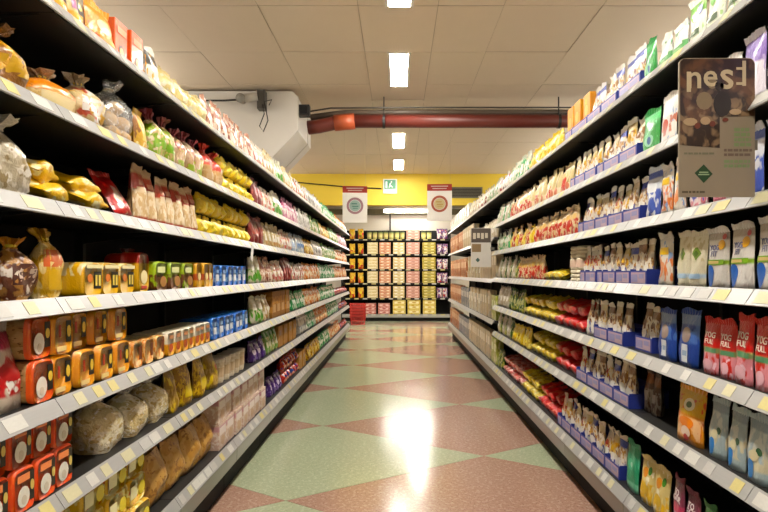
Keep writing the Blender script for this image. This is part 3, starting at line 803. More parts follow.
kind('ywrap', 'yellow wrapped cake loaf with clear side', 'cake', lambda s: loaf(.17, .112, .28, printed('#c79438', (('blob', 4., .5, '#e0b95a'),)), printed('#dfb52a', (('blob', 3.5, .55, '#efe3a0'), ('blob', 5., .66, '#d9722a'))), .4, (('r', -.8, -.1, .25, .7, '#f0e6b4'), ('e', .1, .8, .2, .7, '#e8d012')), s, .38), 2, name='cake_loaf'); sized('ywrap', .17, .13, .28)
kind('tanloaf', 'tan country loaf in a clear bag', 'bread', lambda s: bag(.21, .265, .13, BREAD, (('e', -.5, .5, .08, .34, printed('#d4a856', (('blob', 5., .5, '#b98a3e'),))),), seal=film_mat(), seed=s, lump=.012, pillow=True), 2, name='country_loaf'); sized('tanloaf', .21, .265, .13)
MULT = printed('#d6b8a8', (('blob', 7., .55, '#ead9cf'), ('z', .72, .92, '#c99aa0')))
kind('multi', 'white and pink boxed snack cake carton', 'carton', lambda s: carton(.165, .155, .16, MULT, (('r', -.8, .8, .55, .85, '#e6d6d2'), ('e', -.5, .5, .12, .5, '#c7a07e'))), 1, name='snack_cake_carton'); sized('multi', .165, .155, .16)
kind('tub', 'cream tub with beige label', 'tub', lambda s: tub(.125, .15, printed('#ddd0b8', (('blob', 5., .55, '#efe6d6'),)), plain('#e9e1d2', .4), (plain('#c9b08c', .4),)), 1, name='cream_tub'); sized('tub', .125, .15, .125)
kind('tanbox', 'plain tan cardboard carton', 'carton', lambda s: carton(.2, .19, .2, printed('#a97a42', (('blob', 3., .6, '#b98c52'),), .6, 0, .1), (('r', -.6, .3, .55, .8, '#8a5c2c'),)), 1, name='cardboard_carton'); sized('tanbox', .2, .19, .2)
kind('brownbox', 'brown cardboard display carton', 'carton', lambda s: carton(.19, .23, .2, printed('#8f6230', (('zblob', .2, .8, 4., .5, '#b88648'),), .6, 0, .1), (('r', -.6, .6, .2, .5, '#b98a50'),)), 1, name='cardboard_carton'); sized('brownbox', .19, .23, .2)
kind('redbox', 'tall red-orange carton with round logo', 'carton', lambda s: carton(.115, .185, .09, printed('#dd6414', (('blob', 4., .62, '#e2762a'),), .35, .4, .1), (('e', -.45, .45, .2, .5, '#5a2a14'), ('e', -.3, .3, .26, .44, '#d9a05a'), ('r', -.7, .7, .72, .86, '#e88a55'))), 1, name='rusk_carton'); sized('redbox', .14, .185, .09)
rolls = [(-.045, .05, .0, .042), (.045, .05, .0, .042), (0, .11, .0, .042), (-.05, .06, .058, .04), (.04, .05, .06, .04), (0, .11, .06, .04), (-.01, .05, .115, .036), (.02, .10, .115, .034)]
kind('rolls', 'clear bag of bread rolls tied at the top', 'bread', lambda s: tied(.2, .27, .16, None, film_mat(), '#d8d2c0', (), s, rolls, ROLL), 2, name='bread_roll_bag'); sized('rolls', .2, .27, .16); KIND['rolls']['rnd'] = True
def tkind(key, desc, w, h, d, base, layers=(), patches=(), neckc=None, tie='#d8c23a', cat='bread', name='tied_bread_bag', **kw):
    kind(key, desc, cat, lambda s: tied(w, h, d, printed(base, tuple(layers), .3, .6, .5), printed(neckc or base, (), .3, .6, .5), tie, patches, s, **kw), 3, name=name); sized(key, w, h, d); KIND[key]['rnd'] = True
tkind('tiedy', 'yellow and beige tied bread bag with orange band', .13, .25, .10, '#cfa440', (('blob', 4., .55, '#e0c890'),), ((-.9, .9, .55, .85, '#c8641c'), (-.6, .5, .15, .5, '#d9b21c')), '#a8842a')
tkind('choc', 'brown and white chocolate bread bag', .15, .21, .12, '#a57a48', (('blob', 4., .48, '#5a2c18'), ('blob', 6., .58, '#d9cfc4')), ((-.7, .6, .3, .7, '#4a241a'), (-.4, .4, .42, .6, '#c9b8a8')), '#c98a3a')
tkind('redt', 'red and orange tied biscuit bag', .14, .22, .12, '#8e2018', (('blob', 4., .5, '#c9622a'), ('blob', 5., .62, '#d8b25a')), ((-.6, .6, .2, .45, '#d97a2a'),), '#6a1512')
tkind('whitet', 'clear white tied bag of small rolls', .2, .25, .16, '#b5aa94', (('blob', 5., .52, '#ddd6c8'), ('blob', 7., .6, '#8d7c5c')), (), '#c9c4b8')
tkind('mixt', 'clear bag with red and yellow print', .2, .2, .17, '#cbb68c', (('blob', 4., .52, '#e6e0d6'), ('blob', 4.5, .60, '#b04a34'), ('blob', 5., .60, '#d9a92a')), ((-.8, .3, .35, .7, '#ddd4cc'), (.1, .9, .1, .4, '#d8a82c')), '#a09884')
tkind('greent', 'green and beige tied bag with wine red neck', .16, .255, .14, '#c4a878', (('zblob', .1, .9, 4., .5, '#8fae3a'), ('blob', 6., .6, '#dcc8a8')), ((-.7, .7, .30, .50, '#7fae2e'),), '#7a2c34', '#5a1c24')
tkind('pinkt', 'pink and beige tied bag with green print', .15, .24, .14, '#b89a78', (('blob', 4., .52, '#9c524c'), ('zblob', 0, .6, 4., .55, '#a9b24a'), ('blob', 6., .62, '#e0c8b0')), ((-.6, .6, .12, .3, '#9ab03a'),), '#8e3a42', '#6a2028')
tkind('redtop', 'beige tied bag with orange-red top', .14, .24, .13, '#c8a06c', (('z', .55, 1, '#c8401c'), ('blob', 6., .6, '#e0c09a')), ((-.7, .7, .15, .42, '#d8b890'),), '#c03a1a', '#a02a14')
tkind('brownt', 'yellow-brown country bread bag', .2, .21, .17, '#8a5c20', (('blob', 4., .5, '#c9982e'), ('blob', 6., .6, '#5c3a18')), ((-.5, .7, .3, .6, '#d0a62e'),), '#6a4a1c')
tkind('orl', 'orange and beige soft bread bag', .24, .165, .2, '#d9b878', (('z', .5, 1, '#dd8a14'), ('blob', 5., .62, '#ead9b4')), ((-.8, .4, .12, .5, '#e2cfa0'),), '#8a7c68', lumps=.03)
kind('flat', 'clear bag of pale flatbread', 'bread', lambda s: tied(.25, .235, .2, printed('#d2c096', (('blob', 3.5, .5, '#e6dcc2'), ('blob', 7., .58, '#bfa878'), ('blob', 10., .64, '#efe8da')), .25, .9, 1.0), film_mat(), '#d8d2c0', (), s, lumps=.085), 3, name='flatbread_bag'); sized('flat', .25, .235, .2); KIND['flat']['rnd'] = True  # palest blobs are plastic highlights painted into the colour
cbag('yclear', 'yellow window bag of dry bread', .16, .23, .09, '#9c7c34', (('zblob', 0, .6, 6., .48, '#c0a060'), ('blob', 3.5, .58, '#e2c61e')), (('e', -.2, .8, .4, .8, '#e0c41c'), ('e', .1, .6, .5, .7, '#d9651c')))
cbag('pasta', 'yellow-brown bag of small pasta', .17, .235, .09, '#a27c28', (('blob', 8., .5, '#d2b04a'), ('blob', 12., .6, '#7d5a1c')), (('r', -.5, .6, .2, .5, '#dcc22a'),))
cbag('yflat', 'yellow crackers bag lying on its back', .20, .21, .055, '#e6bd10', (('blob', 3., .55, '#f0e4b4'), ('blob', 4., .62, '#c99a1c')), (('e', -.6, .4, .3, .7, '#efe8d0'), ('r', .2, .8, .2, .5, '#f0cc20')), tilt=-1.2, lump=.008, flat=4.0, name='cracker_bag')
cbag('rflat', 'red snack bag leaning on yellow bags', .18, .23, .06, '#b42a1a', (('blob', 3., .58, '#d8b89c'),), (('e', -.5, .5, .3, .7, '#e2cdb8'),), tilt=-.5)
cbag('stick', 'clear breadstick bag with red top', .105, .25, .08, '#d2b48a', (('z', .62, .92, '#b2402e'), ('zblob', 0, .6, 7., .52, '#ecdcc0'), ('z', 0, .1, '#b84a34')), (('r', -.7, .7, .55, .66, '#e0c8a8'), ('r', -.5, .5, .7, .8, '#d99a80')), name='breadstick_bag')
cbag('ynet', 'bright yellow snack bag', .13, .118, .10, '#e6c81e', (('blob', 4., .6, '#f2e26a'), ('blob', 5., .64, '#b8940e')), (('e', -.5, .5, .3, .7, '#f0dc50'),), pillow=True)
cbag('dred', 'dark wine red snack bag', .13, .235, .08, '#6e1c1e', (('blob', 4., .6, '#a05048'),), (('e', -.5, .5, .35, .65, '#a8443a'),))
cbag('creamb', 'cream and white biscuit bag', .13, .22, .08, '#c4b288', (('blob', 4., .55, '#ddd4c2'), ('blob', 5., .62, '#b8a070')), (('r', -.6, .6, .3, .6, '#efe9dc'), ('e', -.4, .4, .1, .28, '#b98c55')))
cbag('whiteg', 'white and green cracker bag', .13, .225, .08, '#c9c4ae', (('zblob', 0, .6, 4., .5, '#5f9e3a'), ('blob', 6., .64, '#a8c088')), (('r', -.6, .6, .55, .8, '#ecebe4'), ('e', -.6, .4, .1, .4, '#4f9432')))
cbag('pinkb', 'pink and white wafer bag', .12, .23, .08, '#c2829a', (('blob', 4., .55, '#e6d4d4'), ('z', .7, 1, '#a8486e')), (('r', -.6, .6, .3, .55, '#e9dcdc'),))
cbag('greyw', 'white and grey rice cake bag', .12, .22, .08, '#cfccc4', (('blob', 4., .55, '#a9a69e'), ('blob', 6., .63, '#7f8fa0')), (('r', -.6, .6, .5, .8, '#e6e4de'),))
cbag('greenb', 'green and beige cracker bag', .12, .22, .08, '#6f9a4e', (('blob', 4., .55, '#d2c89a'), ('z', .75, 1, '#3f7a3a')), (('r', -.6, .6, .3, .55, '#dfe2c8'),))
cbag('bluew', 'pale blue and white cracker bag', .12, .22, .08, '#8ea2b4', (('blob', 4., .52, '#dcdcd8'),), (('r', -.6, .6, .3, .6, '#5a7cae'),))
cbag('pbrown', 'pinkish brown clear biscuit bag', .13, .225, .09, '#b08068', (('blob', 5., .5, '#dcc4b0'), ('blob', 6., .6, '#8a4c40')), (('r', -.6, .6, .15, .45, '#e2d2c6'), ('r', -.5, .5, .6, .8, '#9a5a50')))
cbag('whitep', 'white and pink biscuit bag', .13, .2, .08, '#cdbfae', (('blob', 4., .52, '#bd746a'), ('blob', 6., .63, '#d8c27a')), (('r', -.6, .6, .3, .6, '#efe8e0'), ('e', -.3, .5, .1, .3, '#c25a52')))
cbag('clogo', 'white and yellow pack with black square logo', .14, .19, .08, '#e0cf9c', (('z', 0, .35, '#e0a624'), ('blob', 4., .6, '#efe8dc')), (('r', -.1, .7, .35, .75, '#2a2410'), ('e', .1, .5, .45, .65, '#d9c82a'), ('r', -.8, -.3, .4, .7, '#b87aa0')))
cbag('orangeb', 'glossy orange-yellow chips bag', .17, .195, .09, '#e0941a', (('blob', 3.5, .56, '#f0d8a0'), ('blob', 5., .64, '#c05c12')), (('e', -.6, .5, .35, .7, '#efdcb8'), ('r', .2, .8, .1, .3, '#e6a81e')))
cbag('wblack', 'white and black cracker pack', .10, .2, .07, '#ddd8cc', (('z', .6, 1, '#2a2826'), ('blob', 5., .62, '#d9a23a')), (('r', -.6, .6, .3, .5, '#efeae0'),))
cbag('creamy', 'cream and pale yellow puffed bread bag', .16, .165, .10, '#d0bc80', (('blob', 3.5, .55, '#e2d9bc'), ('blob', 4., .63, '#d8c050')), (('e', -.5, .5, .3, .7, '#efe4b4'),), pillow=True)
cbag('purple', 'purple snack pack with white print', .12, .17, .09, '#43256e', (('blob', 4., .6, '#8e78b4'),), (('r', -.5, .6, .4, .65, '#d2c6da'),))
cbag('redblue', 'red and blue biscuit pack', .15, .12, .09, '#b5301e', (('blob', 3.5, .55, '#2c3f8e'), ('blob', 5., .62, '#d98a5a')), (('r', -.5, .5, .3, .6, '#d8a08a'),), pillow=True)
cbag('yelb', 'yellow and brown biscuit bag', .13, .2, .08, '#d2a62c', (('blob', 4., .55, '#8a5a24'), ('blob', 5., .62, '#efe0a8')), (('r', -.6, .6, .3, .6, '#e6cf70'),))
cbag('rnet', 'red and white bread bag with pink top', .15, .25, .10, '#c2b4a4', (('zblob', .2, .7, 4., .48, '#a8241c'), ('blob', 7., .6, '#e2dcd4'), ('z', .78, 1, '#a0284a')), (('e', -.6, .6, .38, .62, '#a01e1c'),))
cbag('orgb', 'orange and white cracker bag', .12, .21, .08, '#d9822a', (('blob', 4., .54, '#e6d8c0'),), (('r', -.6, .6, .3, .6, '#efd9b0'),))
cbag('greenw', 'vivid green and white cracker bag', .12, .215, .08, '#3f9a5c', (('blob', 4., .54, '#dfe6da'),), (('r', -.6, .6, .35, .6, '#e6ece2'),))

# -- right hand side: sweets, pouches, candy
cbag('yogr', 'red and pink yoghurt candy pouch with white lettering', .108, .238, .06, '#b9231c', (('z', 0, .46, '#d08a94'), ('zblob', 0, .46, 4., .54, '#c23a34'), ('z', .42, .52, '#7d8c5e'), ('zblob', 0, .4, 5., .60, '#e4c2d0')), (('r', -.5, .9, .43, .51, '#5f8f6a'), ('e', -.5, .5, .08, .3, '#dfb4c0')), name='candy_pouch', text=(('YOG', 0.0, .76, .034, '#e8d9cc'), ('FULL', 0.0, .63, .029, '#e8d9cc')))
cbag('yogw', 'white yoghurt candy pouch with blue and green print', .135, .25, .06, '#d3d0cc', (('z', .86, 1, '#a59c92'), ('z', .42, .50, '#8fb04c'), ('zblob', 0, .4, 4., .58, '#b9b4b0')), (('e', -.85, -.1, .03, .42, '#2f62b4'), ('e', .2, .8, .68, .86, '#d9a648'), ('r', -.7, .8, .42, .51, '#7fae3e'), ('r', -.6, .3, .44, .49, '#d9c08a'), ('e', .55, .9, .86, .96, '#b0403a')), name='candy_pouch', text=(('YOG', -.15, .72, .031, '#5a5f90'), ('FIT', -.15, .61, .03, '#6a6a8c')))
cbag('diam', 'white sweets pouch with green diamond logo', .15, .245, .06, '#d8d2bc', (('z', .18, .26, '#b4c8dc'), ('zblob', .5, 1., 4., .55, '#c2b898')), (('d', -.5, .5, .50, .80, '#6f8a3c'), ('d', -.25, .25, .58, .72, '#4c6a30'), ('r', -.7, .7, .17, .26, '#a8c4e0'), ('r', -.5, .5, .05, .08, '#bcb4a0')), name='candy_pouch')
cbag('wgreen', 'white and dark pouch with bright green base', .11, .24, .07, '#cfcac2', (('zblob', .3, .9, 4., .5, '#3a4a34'), ('z', 0, .36, '#56b41c')), (('e', -.6, .4, .6, .85, '#e6e4e0'), ('r', -.5, .5, .05, .2, '#2f6a1c')), name='candy_pouch')
cbag('bluep2', 'deep blue candy pouch with white window', .165, .24, .075, '#1f3f8e', (('zblob', .45, .9, 4., .5, '#4c6cae'), ('z', .8, 1, '#5f7aa8')), (('e', -.5, .5, .45, .75, '#9c8c84'), ('r', -.35, .3, .08, .42, '#dfe2e6'), ('r', -.25, .2, .2, .3, '#9fb0cc')), name='candy_pouch')
cbag('lblue', 'light blue and white candy pouch with green leaf', .125, .235, .065, '#a3b2b8', (('zblob', .5, 1., 4., .52, '#c6ccc8'), ('zblob', .2, .55, 4., .5, '#c9c2a8'), ('z', .84, 1, '#8c9aa2')), (('e', -.75, .05, .04, .36, '#3f7fc4'), ('e', .1, .65, .45, .58, '#2f5a3c'), ('e', -.4, .3, .34, .52, '#d8d0b0')), name='candy_pouch')
cbag('ortall', 'orange and yellow candy pouch with white emblem', .19, .25, .08, '#cf8a1c', (('z', .55, 1, '#c9a23a'), ('zblob', .1, .5, 4., .5, '#e2b890'), ('blob', 5., .62, '#c4541a')), (('e', -.35, .45, .62, .86, '#e4dcc0'), ('e', -.15, .25, .68, .8, '#5a6a3a'), ('e', -.6, .6, .28, .5, '#e88a2a'), ('e', -.4, .5, .12, .32, '#e6cfc0'), ('e', -.1, .35, .06, .18, '#a82a20')), name='candy_pouch')
cbag('mag', 'magenta candy pouch with white lettering', .115, .235, .06, '#6e2a44', (('z', 0, .4, '#b89a9c'), ('z', .4, .56, '#b03a5e'), ('blob', 5., .64, '#8e4a60')), (('r', -.7, .7, .05, .34, '#b49a9a'),), name='candy_pouch', text=(('TO', -.1, .78, .036, '#ded2d6'), ('GOR', .0, .66, .036, '#ded2d6')))
cbag('greenp', 'green sweets pouch with white print', .115, .225, .06, '#3a7a44', (('blob', 4., .55, '#9cc09a'), ('z', .8, 1, '#5a9a62')), (('r', -.6, .4, .6, .8, '#b9d4ba'), ('e', -.5, .5, .15, .45, '#5f9a4e')), name='candy_pouch')
cbag('ywpouch', 'cream and yellow fruit candy pouch', .12, .24, .08, '#d9c890', (('zblob', 0, .5, 3., .45, '#e2b81c'), ('blob', 5., .6, '#efe8d0')), (('e', -.5, .2, .6, .85, '#d9903a'), ('e', .2, .7, .7, .9, '#4f8a3a'), ('e', -.5, .5, .2, .5, '#e8c41c')), name='candy_pouch')
cbag('teal', 'teal green gum pouch', .15, .245, .06, '#2f8e6a', (('z', 0, .2, '#7fc0a4'), ('blob', 4., .62, '#5fb08e')), (('e', -.5, .5, .45, .72, '#4fb48c'), ('e', -.2, .3, .52, .64, '#a6dcc4')), name='candy_pouch')
cbag('wred', 'white and red candy pouch', .12, .22, .06, '#c8b8b0', (('blob', 4., .5, '#a82a20'),), (('r', -.5, .5, .4, .6, '#e2d4cc'),), name='candy_pouch')
cbag('wgp', 'white and green herbal candy pack', .12, .21, .06, '#dde0d4', (('z', .72, 1, '#7fae5e'), ('z', 0, .2, '#cfd8c0'), ('blob', 5., .64, '#9fc080')), (('e', -.6, .3, .55, .9, '#6fb04a'), ('r', -.6, .6, .22, .34, '#54684a'), ('e', .2, .8, .65, .9, '#4a5aa0')), name='candy_pouch')
cbag('gcrate', 'green and white mint pouch', .13, .17, .07, '#dfe2da', (('z', 0, .5, '#4f9450'), ('blob', 4., .58, '#3a7a3a')), (('r', -.7, .7, .4, .6, '#e9ece4'), ('e', -.5, .5, .1, .35, '#9ac48a')), name='candy_pouch')
cbag('gpouch', 'bright green candy pouch', .15, .215, .06, '#1f8a3c', (('z', .8, 1, '#3fae58'), ('blob', 4., .64, '#5fc078')), (('e', -.5, .6, .15, .45, '#9ccfb0'), ('e', -.2, .3, .2, .4, '#2a5a8a')), name='candy_pouch')
cbag('wmulti', 'white candy pouch with coloured sweets print', .11, .22, .06, '#dcd8d4', (('zblob', .1, .6, 5., .52, '#c2a05a'), ('zblob', .1, .7, 6., .58, '#7a3c34'), ('z', .84, 1, '#3a4a9e')), (('r', -.6, .6, .6, .78, '#e9e6e2'), ('e', -.4, .4, .2, .45, '#b98a5a')), name='candy_pouch')
def candy(key, desc, topc, pic, pic2, low='#e2ded8'):
    cbag(key, desc, .098, .225, .05, '#dcd4c6', (('z', .80, 1, topc), ('zblob', .38, .82, 5., .53, pic), ('zblob', .4, .8, 7., .58, pic2), ('z', 0, .40, low), ('zblob', .05, .45, 5., .56, '#5a5f9c')), (('e', -.7, .7, .30, .50, '#e6e2dc'), ('e', -.45, .35, .56, .74, pic)), name='candy_bag')
candy('cand1', 'beige and white boiled candy bag', '#cfc0a0', '#8a6038', '#d9b87a')
candy('cand2', 'brown and white toffee bag', '#7d5a40', '#6a4026', '#c9a878')
candy('cand3', 'white and navy candy bag', '#34449a', '#b58a52', '#5a4a6a')
candy('cand4', 'white candy bag with red fruit print', '#d0c8ba', '#a83c2c', '#d9b050')
candy('cand5', 'cream candy bag with yellow sweets print', '#c9b98a', '#d2a834', '#8a5a3a')
cbag('wphoto', 'white candy pouch with red photo print', .13, .235, .06, '#d9d6d0', (('zblob', .2, .7, 4., .54, '#b06a54'), ('blob', 5., .64, '#8aa0c4')), (('e', -.5, .3, .25, .55, '#b8503a'), ('r', -.6, .6, .6, .78, '#e9e7e2')), name='candy_pouch')
cbag('purw', 'purple and white candy pouch', .14, .25, .06, '#d6d0da', (('z', .6, 1, '#7a62a4'), ('blob', 4., .6, '#a898c4')), (('r', -.6, .6, .35, .55, '#e6e4ea'),), name='candy_pouch')
cbag('blw', 'blue and white mint pouch', .14, .25, .06, '#ced2da', (('zblob', 0, .6, 4., .5, '#3f55a8'), ('z', .84, 1, '#5a6cb0')), (('r', -.6, .6, .55, .75, '#e6e8ec'), ('e', -.3, .6, .1, .4, '#4a62b4')), name='candy_pouch')
cbag('wor', 'white and orange fruit candy pouch', .12, .235, .06, '#d8d2c8', (('zblob', .1, .7, 4., .52, '#cf7a4a'), ('blob', 5., .62, '#7f9ac4')), (('e', -.5, .3, .2, .5, '#d98a5a'), ('r', -.5, .6, .65, .8, '#e6c23a')), name='candy_pouch')
cbag('wpink', 'white and pink candy pouch', .13, .2, .06, '#ddd2d2', (('zblob', 0, .6, 4., .5, '#c97a8a'), ('blob', 5., .64, '#5a62b0')), (('r', -.6, .6, .5, .7, '#ebe5e5'),), name='candy_pouch')
kind('obox', 'orange carton with white edge', 'carton', lambda s: carton(.13, .22, .08, printed('#e09a22', (('blob', 3., .6, '#eab04a'),), .4, .2, .1), (('r', -.6, .6, .1, .3, '#e8c890'), ('e', -.5, .5, .4, .7, '#e8ac3c'))), 1, name='candy_carton'); sized('obox', .13, .22, .08)
cbag('ybag', 'yellow candy bag', .14, .185, .08, '#dcbc22', (('blob', 4., .56, '#f0e08a'), ('blob', 5., .63, '#a8841c')), (('e', -.5, .5, .3, .65, '#f0dc6a'),), name='candy_bag')
cbag('gwbag', 'white candy bag with green print', .13, .225, .07, '#c4c4b0', (('blob', 4., .52, '#4f9a62'), ('blob', 6., .62, '#c9b890')), (('r', -.6, .6, .45, .7, '#e6e8de'),), name='candy_bag')
cbag('wrd', 'white and dark red candy bag', .13, .215, .07, '#d2cabc', (('blob', 4., .55, '#8a2a24'), ('blob', 5., .6, '#5a4a44')), (('r', -.6, .6, .4, .65, '#e6e0d6'),), name='candy_bag')
cbag('wcr', 'plain white and cream pouch', .14, .245, .07, '#bdb09a', (('blob', 4., .56, '#d4ccbe'), ('blob', 6., .64, '#a89878')), (('r', -.6, .6, .35, .6, '#ece8de'),), name='candy_bag')
cbag('ycr', 'cream bag with green and yellow stalk print', .12, .235, .07, '#cbb98a', (('x', .2, .38, '#a8b06a'), ('x', .6, .74, '#8e7c4c'), ('z', 0, .35, '#d9c8a8')), (('e', -.6, .6, .08, .4, '#c9785a'),), name='candy_bag')
cbag('rcr', 'cream bag with red candy print', .13, .215, .07, '#d0b690', (('zblob', 0, .65, 4.5, .46, '#b5392e'), ('blob', 6., .62, '#e6d8b8')), (('r', -.6, .6, .6, .8, '#d9b26a'),), name='candy_bag')
cbag('redlie', 'shiny red candy bag lying flat', .15, .18, .07, '#bd1f1a', (('blob', 4., .6, '#d86a5a'),), (('e', -.5, .5, .3, .65, '#d84a3a'),), tilt=-1.2, name='candy_bag')
cbag('yellie', 'shiny yellow candy bag lying flat', .15, .18, .07, '#d2b41c', (('blob', 4., .58, '#ece07a'), ('blob', 5., .62, '#8e7a1c')), (('e', -.5, .5, .3, .65, '#efe06a'),), tilt=-1.2, name='candy_bag')
cbag('pinklie', 'pink and red candy bag lying flat', .15, .18, .07, '#b9564e', (('blob', 4., .52, '#dcaaa0'), ('blob', 5., .6, '#8e2a28')), (('e', -.5, .5, .3, .65, '#d88a80'),), tilt=-1.2, name='candy_bag')
cbag('brslim', 'slim dark brown liquorice bag', .10, .22, .05, '#4a3024', (('zblob', 0, .6, 6., .5, '#8a8078'), ('z', .75, 1, '#7a4a2c')), (('r', -.5, .5, .3, .55, '#a8a098'),), name='candy_bag')
cbag('lmgreen', 'dark green leafy print bag', .12, .22, .07, '#3f5a2c', (('blob', 4., .54, '#a8a85a'), ('blob', 5., .62, '#c9c0a0')), (('r', -.6, .6, .4, .6, '#b9b888'),), name='candy_bag')
kind('stackb', 'stack of cream wafers in a paper band', 'wafer stack', lambda s: biscuits(.12, .235, plain('#d8ccb2', .6, vary=.1), s), 1, name='wafer_stack'); sized('stackb', .12, .235, .12)
# -- far right cartons
def fbox(key, desc, w, h, d, base, layers, patches):
    kind(key, desc, 'carton', lambda s: carton(w, h, d, printed(base, layers, .4, .2, .1), patches), 1, name='product_carton'); sized(key, w, h, d)
fbox('fterra', 'terracotta and cream carton', .19, .33, .09, '#b5714c', (('blob', 4., .54, '#d8b290'),), (('r', -.6, .6, .5, .8, '#dcbb98'), ('e', -.5, .5, .1, .4, '#8e4a2c')))
fbox('fcream', 'cream and grey carton', .19, .34, .09, '#cdbb9c', (('blob', 4., .56, '#a8a090'),), (('r', -.6, .6, .5, .8, '#e2d8c4'), ('e', -.5, .5, .1, .4, '#b9a27a')))
fbox('fblue', 'slate blue carton', .17, .31, .09, '#6c7482', (('blob', 4., .56, '#a9a6a0'),), (('r', -.6, .6, .5, .8, '#c9c6c0'),))
fbox('fgreen', 'yellow green carton', .17, .29, .09, '#a8ae5a', (('blob', 4., .54, '#dcd8a8'),), (('r', -.6, .6, .5, .8, '#dfe2b8'),))
fbox('fwhite', 'white carton with pale print', .19, .26, .09, '#d8d2c6', (('blob', 4., .56, '#b4b0a8'),), (('r', -.6, .6, .5, .8, '#eae6de'),))

# ------------------------------------------------------------ placing
def proto(key, v, merged):
    k = KIND[key]; ck = (v, merged)
    if ck in k['cache']: return k['cache'][ck]
    parts = k['fn'](v * 7 + 3 + len(key))
    if merged:
        V, Fc, mi, sm, mats = [], [], [], [], []
        for p in parts:
            o = len(V); V += p['V']; Fc += [tuple(i + o for i in f) for f in p['F']]
            if p['mat'] not in mats: mats.append(p['mat'])
            mi += [mats.index(p['mat'])] * len(p['F']); sm += [p['smooth']] * len(p['F'])
        m = bpy.data.meshes.new(k['name']); m.from_pydata(V, [], Fc)
        for mt in mats: m.materials.append(mt)
        m.polygons.foreach_set('material_index', mi); m.polygons.foreach_set('use_smooth', sm); m.update()
        r = m
    else:
        r = [(p['name'], mesh(p['name'], p['V'], p['F'], p['mat'], p['smooth'])) for p in parts]
    k['cache'][ck] = r
    return r

def dims(key):
    k = KIND[key]
    if 'bb' not in k:
        P_ = [v for p in k['fn'](3 + len(key)) for v in p['V']]
        k['bb'] = (max(v[0] for v in P_) - min(v[0] for v in P_), max(v[2] for v in P_))
    return k['bb']
COUNT = {}
PR_ = random.Random(11)
def place(key, loc, rz, where, detail, layer=None, fill=1.0):
    k = KIND[key]; v = PR_.randrange(k['var'])
    pxc = 398 + F * (loc[0] + math.copysign(k['d'] * .4, loc[0])) / loc[1]
    if not -2 < pxc < 770: where = 'off-frame ' + where
    ck = (k['desc'], where, layer); n = COUNT.get(ck, 0); COUNT[ck] = n + 1
    if detail:
        o = ob(k['name'], None, None, loc, (0, 0, rz))
        for nm, m in proto(key, v, False): ob(nm, m, o)
    else:
        o = ob(k['name'], proto(key, v, True), None, loc, (0, 0, rz))
    if k['rnd']:
        sc_ = PR_.uniform(.92, 1.0); o.scale = (PR_.uniform(.95, 1.0) * fill, sc_, sc_ * PR_.uniform(.95, 1.02))
    lab = k['desc'] + (', %s layer' % layer if layer else '') + ', ' + where + ', ' + (ordinal(n) + (' from camera' if n else ' to camera'))
    return tag(o, lab, k['cat'], '%s, %s' % (k['desc'], where))

TBLUE = plain('#27378e', .45); TPINK = plain('#b49aa8', .45); TLIL = plain('#8e8ab4', .45); TWH = plain('#d8d0d4', .45)
TRN = {}
TRAYM = {}
def tray(side, shelf, yc, wd, x, z, front):
    key = round(wd, 3)
    if key not in TRAYM:
        a = mesh('tray_body', *join(box_vf(-wd / 2, wd / 2, 0.0, .20, 0, .003), box_vf(-wd / 2, wd / 2, 0, .003, .003, .068), box_vf(-wd / 2, wd / 2, .197, .20, .003, .09),
                                   box_vf(-wd / 2, -wd / 2 + .003, .003, .197, .003, .075), box_vf(wd / 2 - .003, wd / 2, .003, .197, .003, .075)), TBLUE)
        b = mesh('front_print', *box_vf(-wd / 2 + .014, wd / 2 - .014, -.0012, 0, .008, .06), TPINK)
        c = mesh('print_panel', *join(box_vf(-wd / 2 + .02, -.004, -.0024, -.0013, .014, .05), box_vf(.012, wd / 2 - .03, -.0024, -.0013, .03, .052)), TLIL)
        TRAYM[key] = (a, b, c)
    a, b, c = TRAYM[key]
    n = TRN.get((side, shelf), 0); TRN[(side, shelf)] = n + 1
    o = ob('display_tray', None, None, (x, yc, z), (0, 0, SIDE_ROT[side]))
    tag(o, 'blue and lilac cardboard display tray, %s %s shelf, %s' % (side, shelf, ordinal(n) + (' from camera' if n else ' to camera')), 'tray', 'blue display trays')
    ob('tray_body', a, o); f = ob('front_print', b, o); ob('print_panel', c, f)

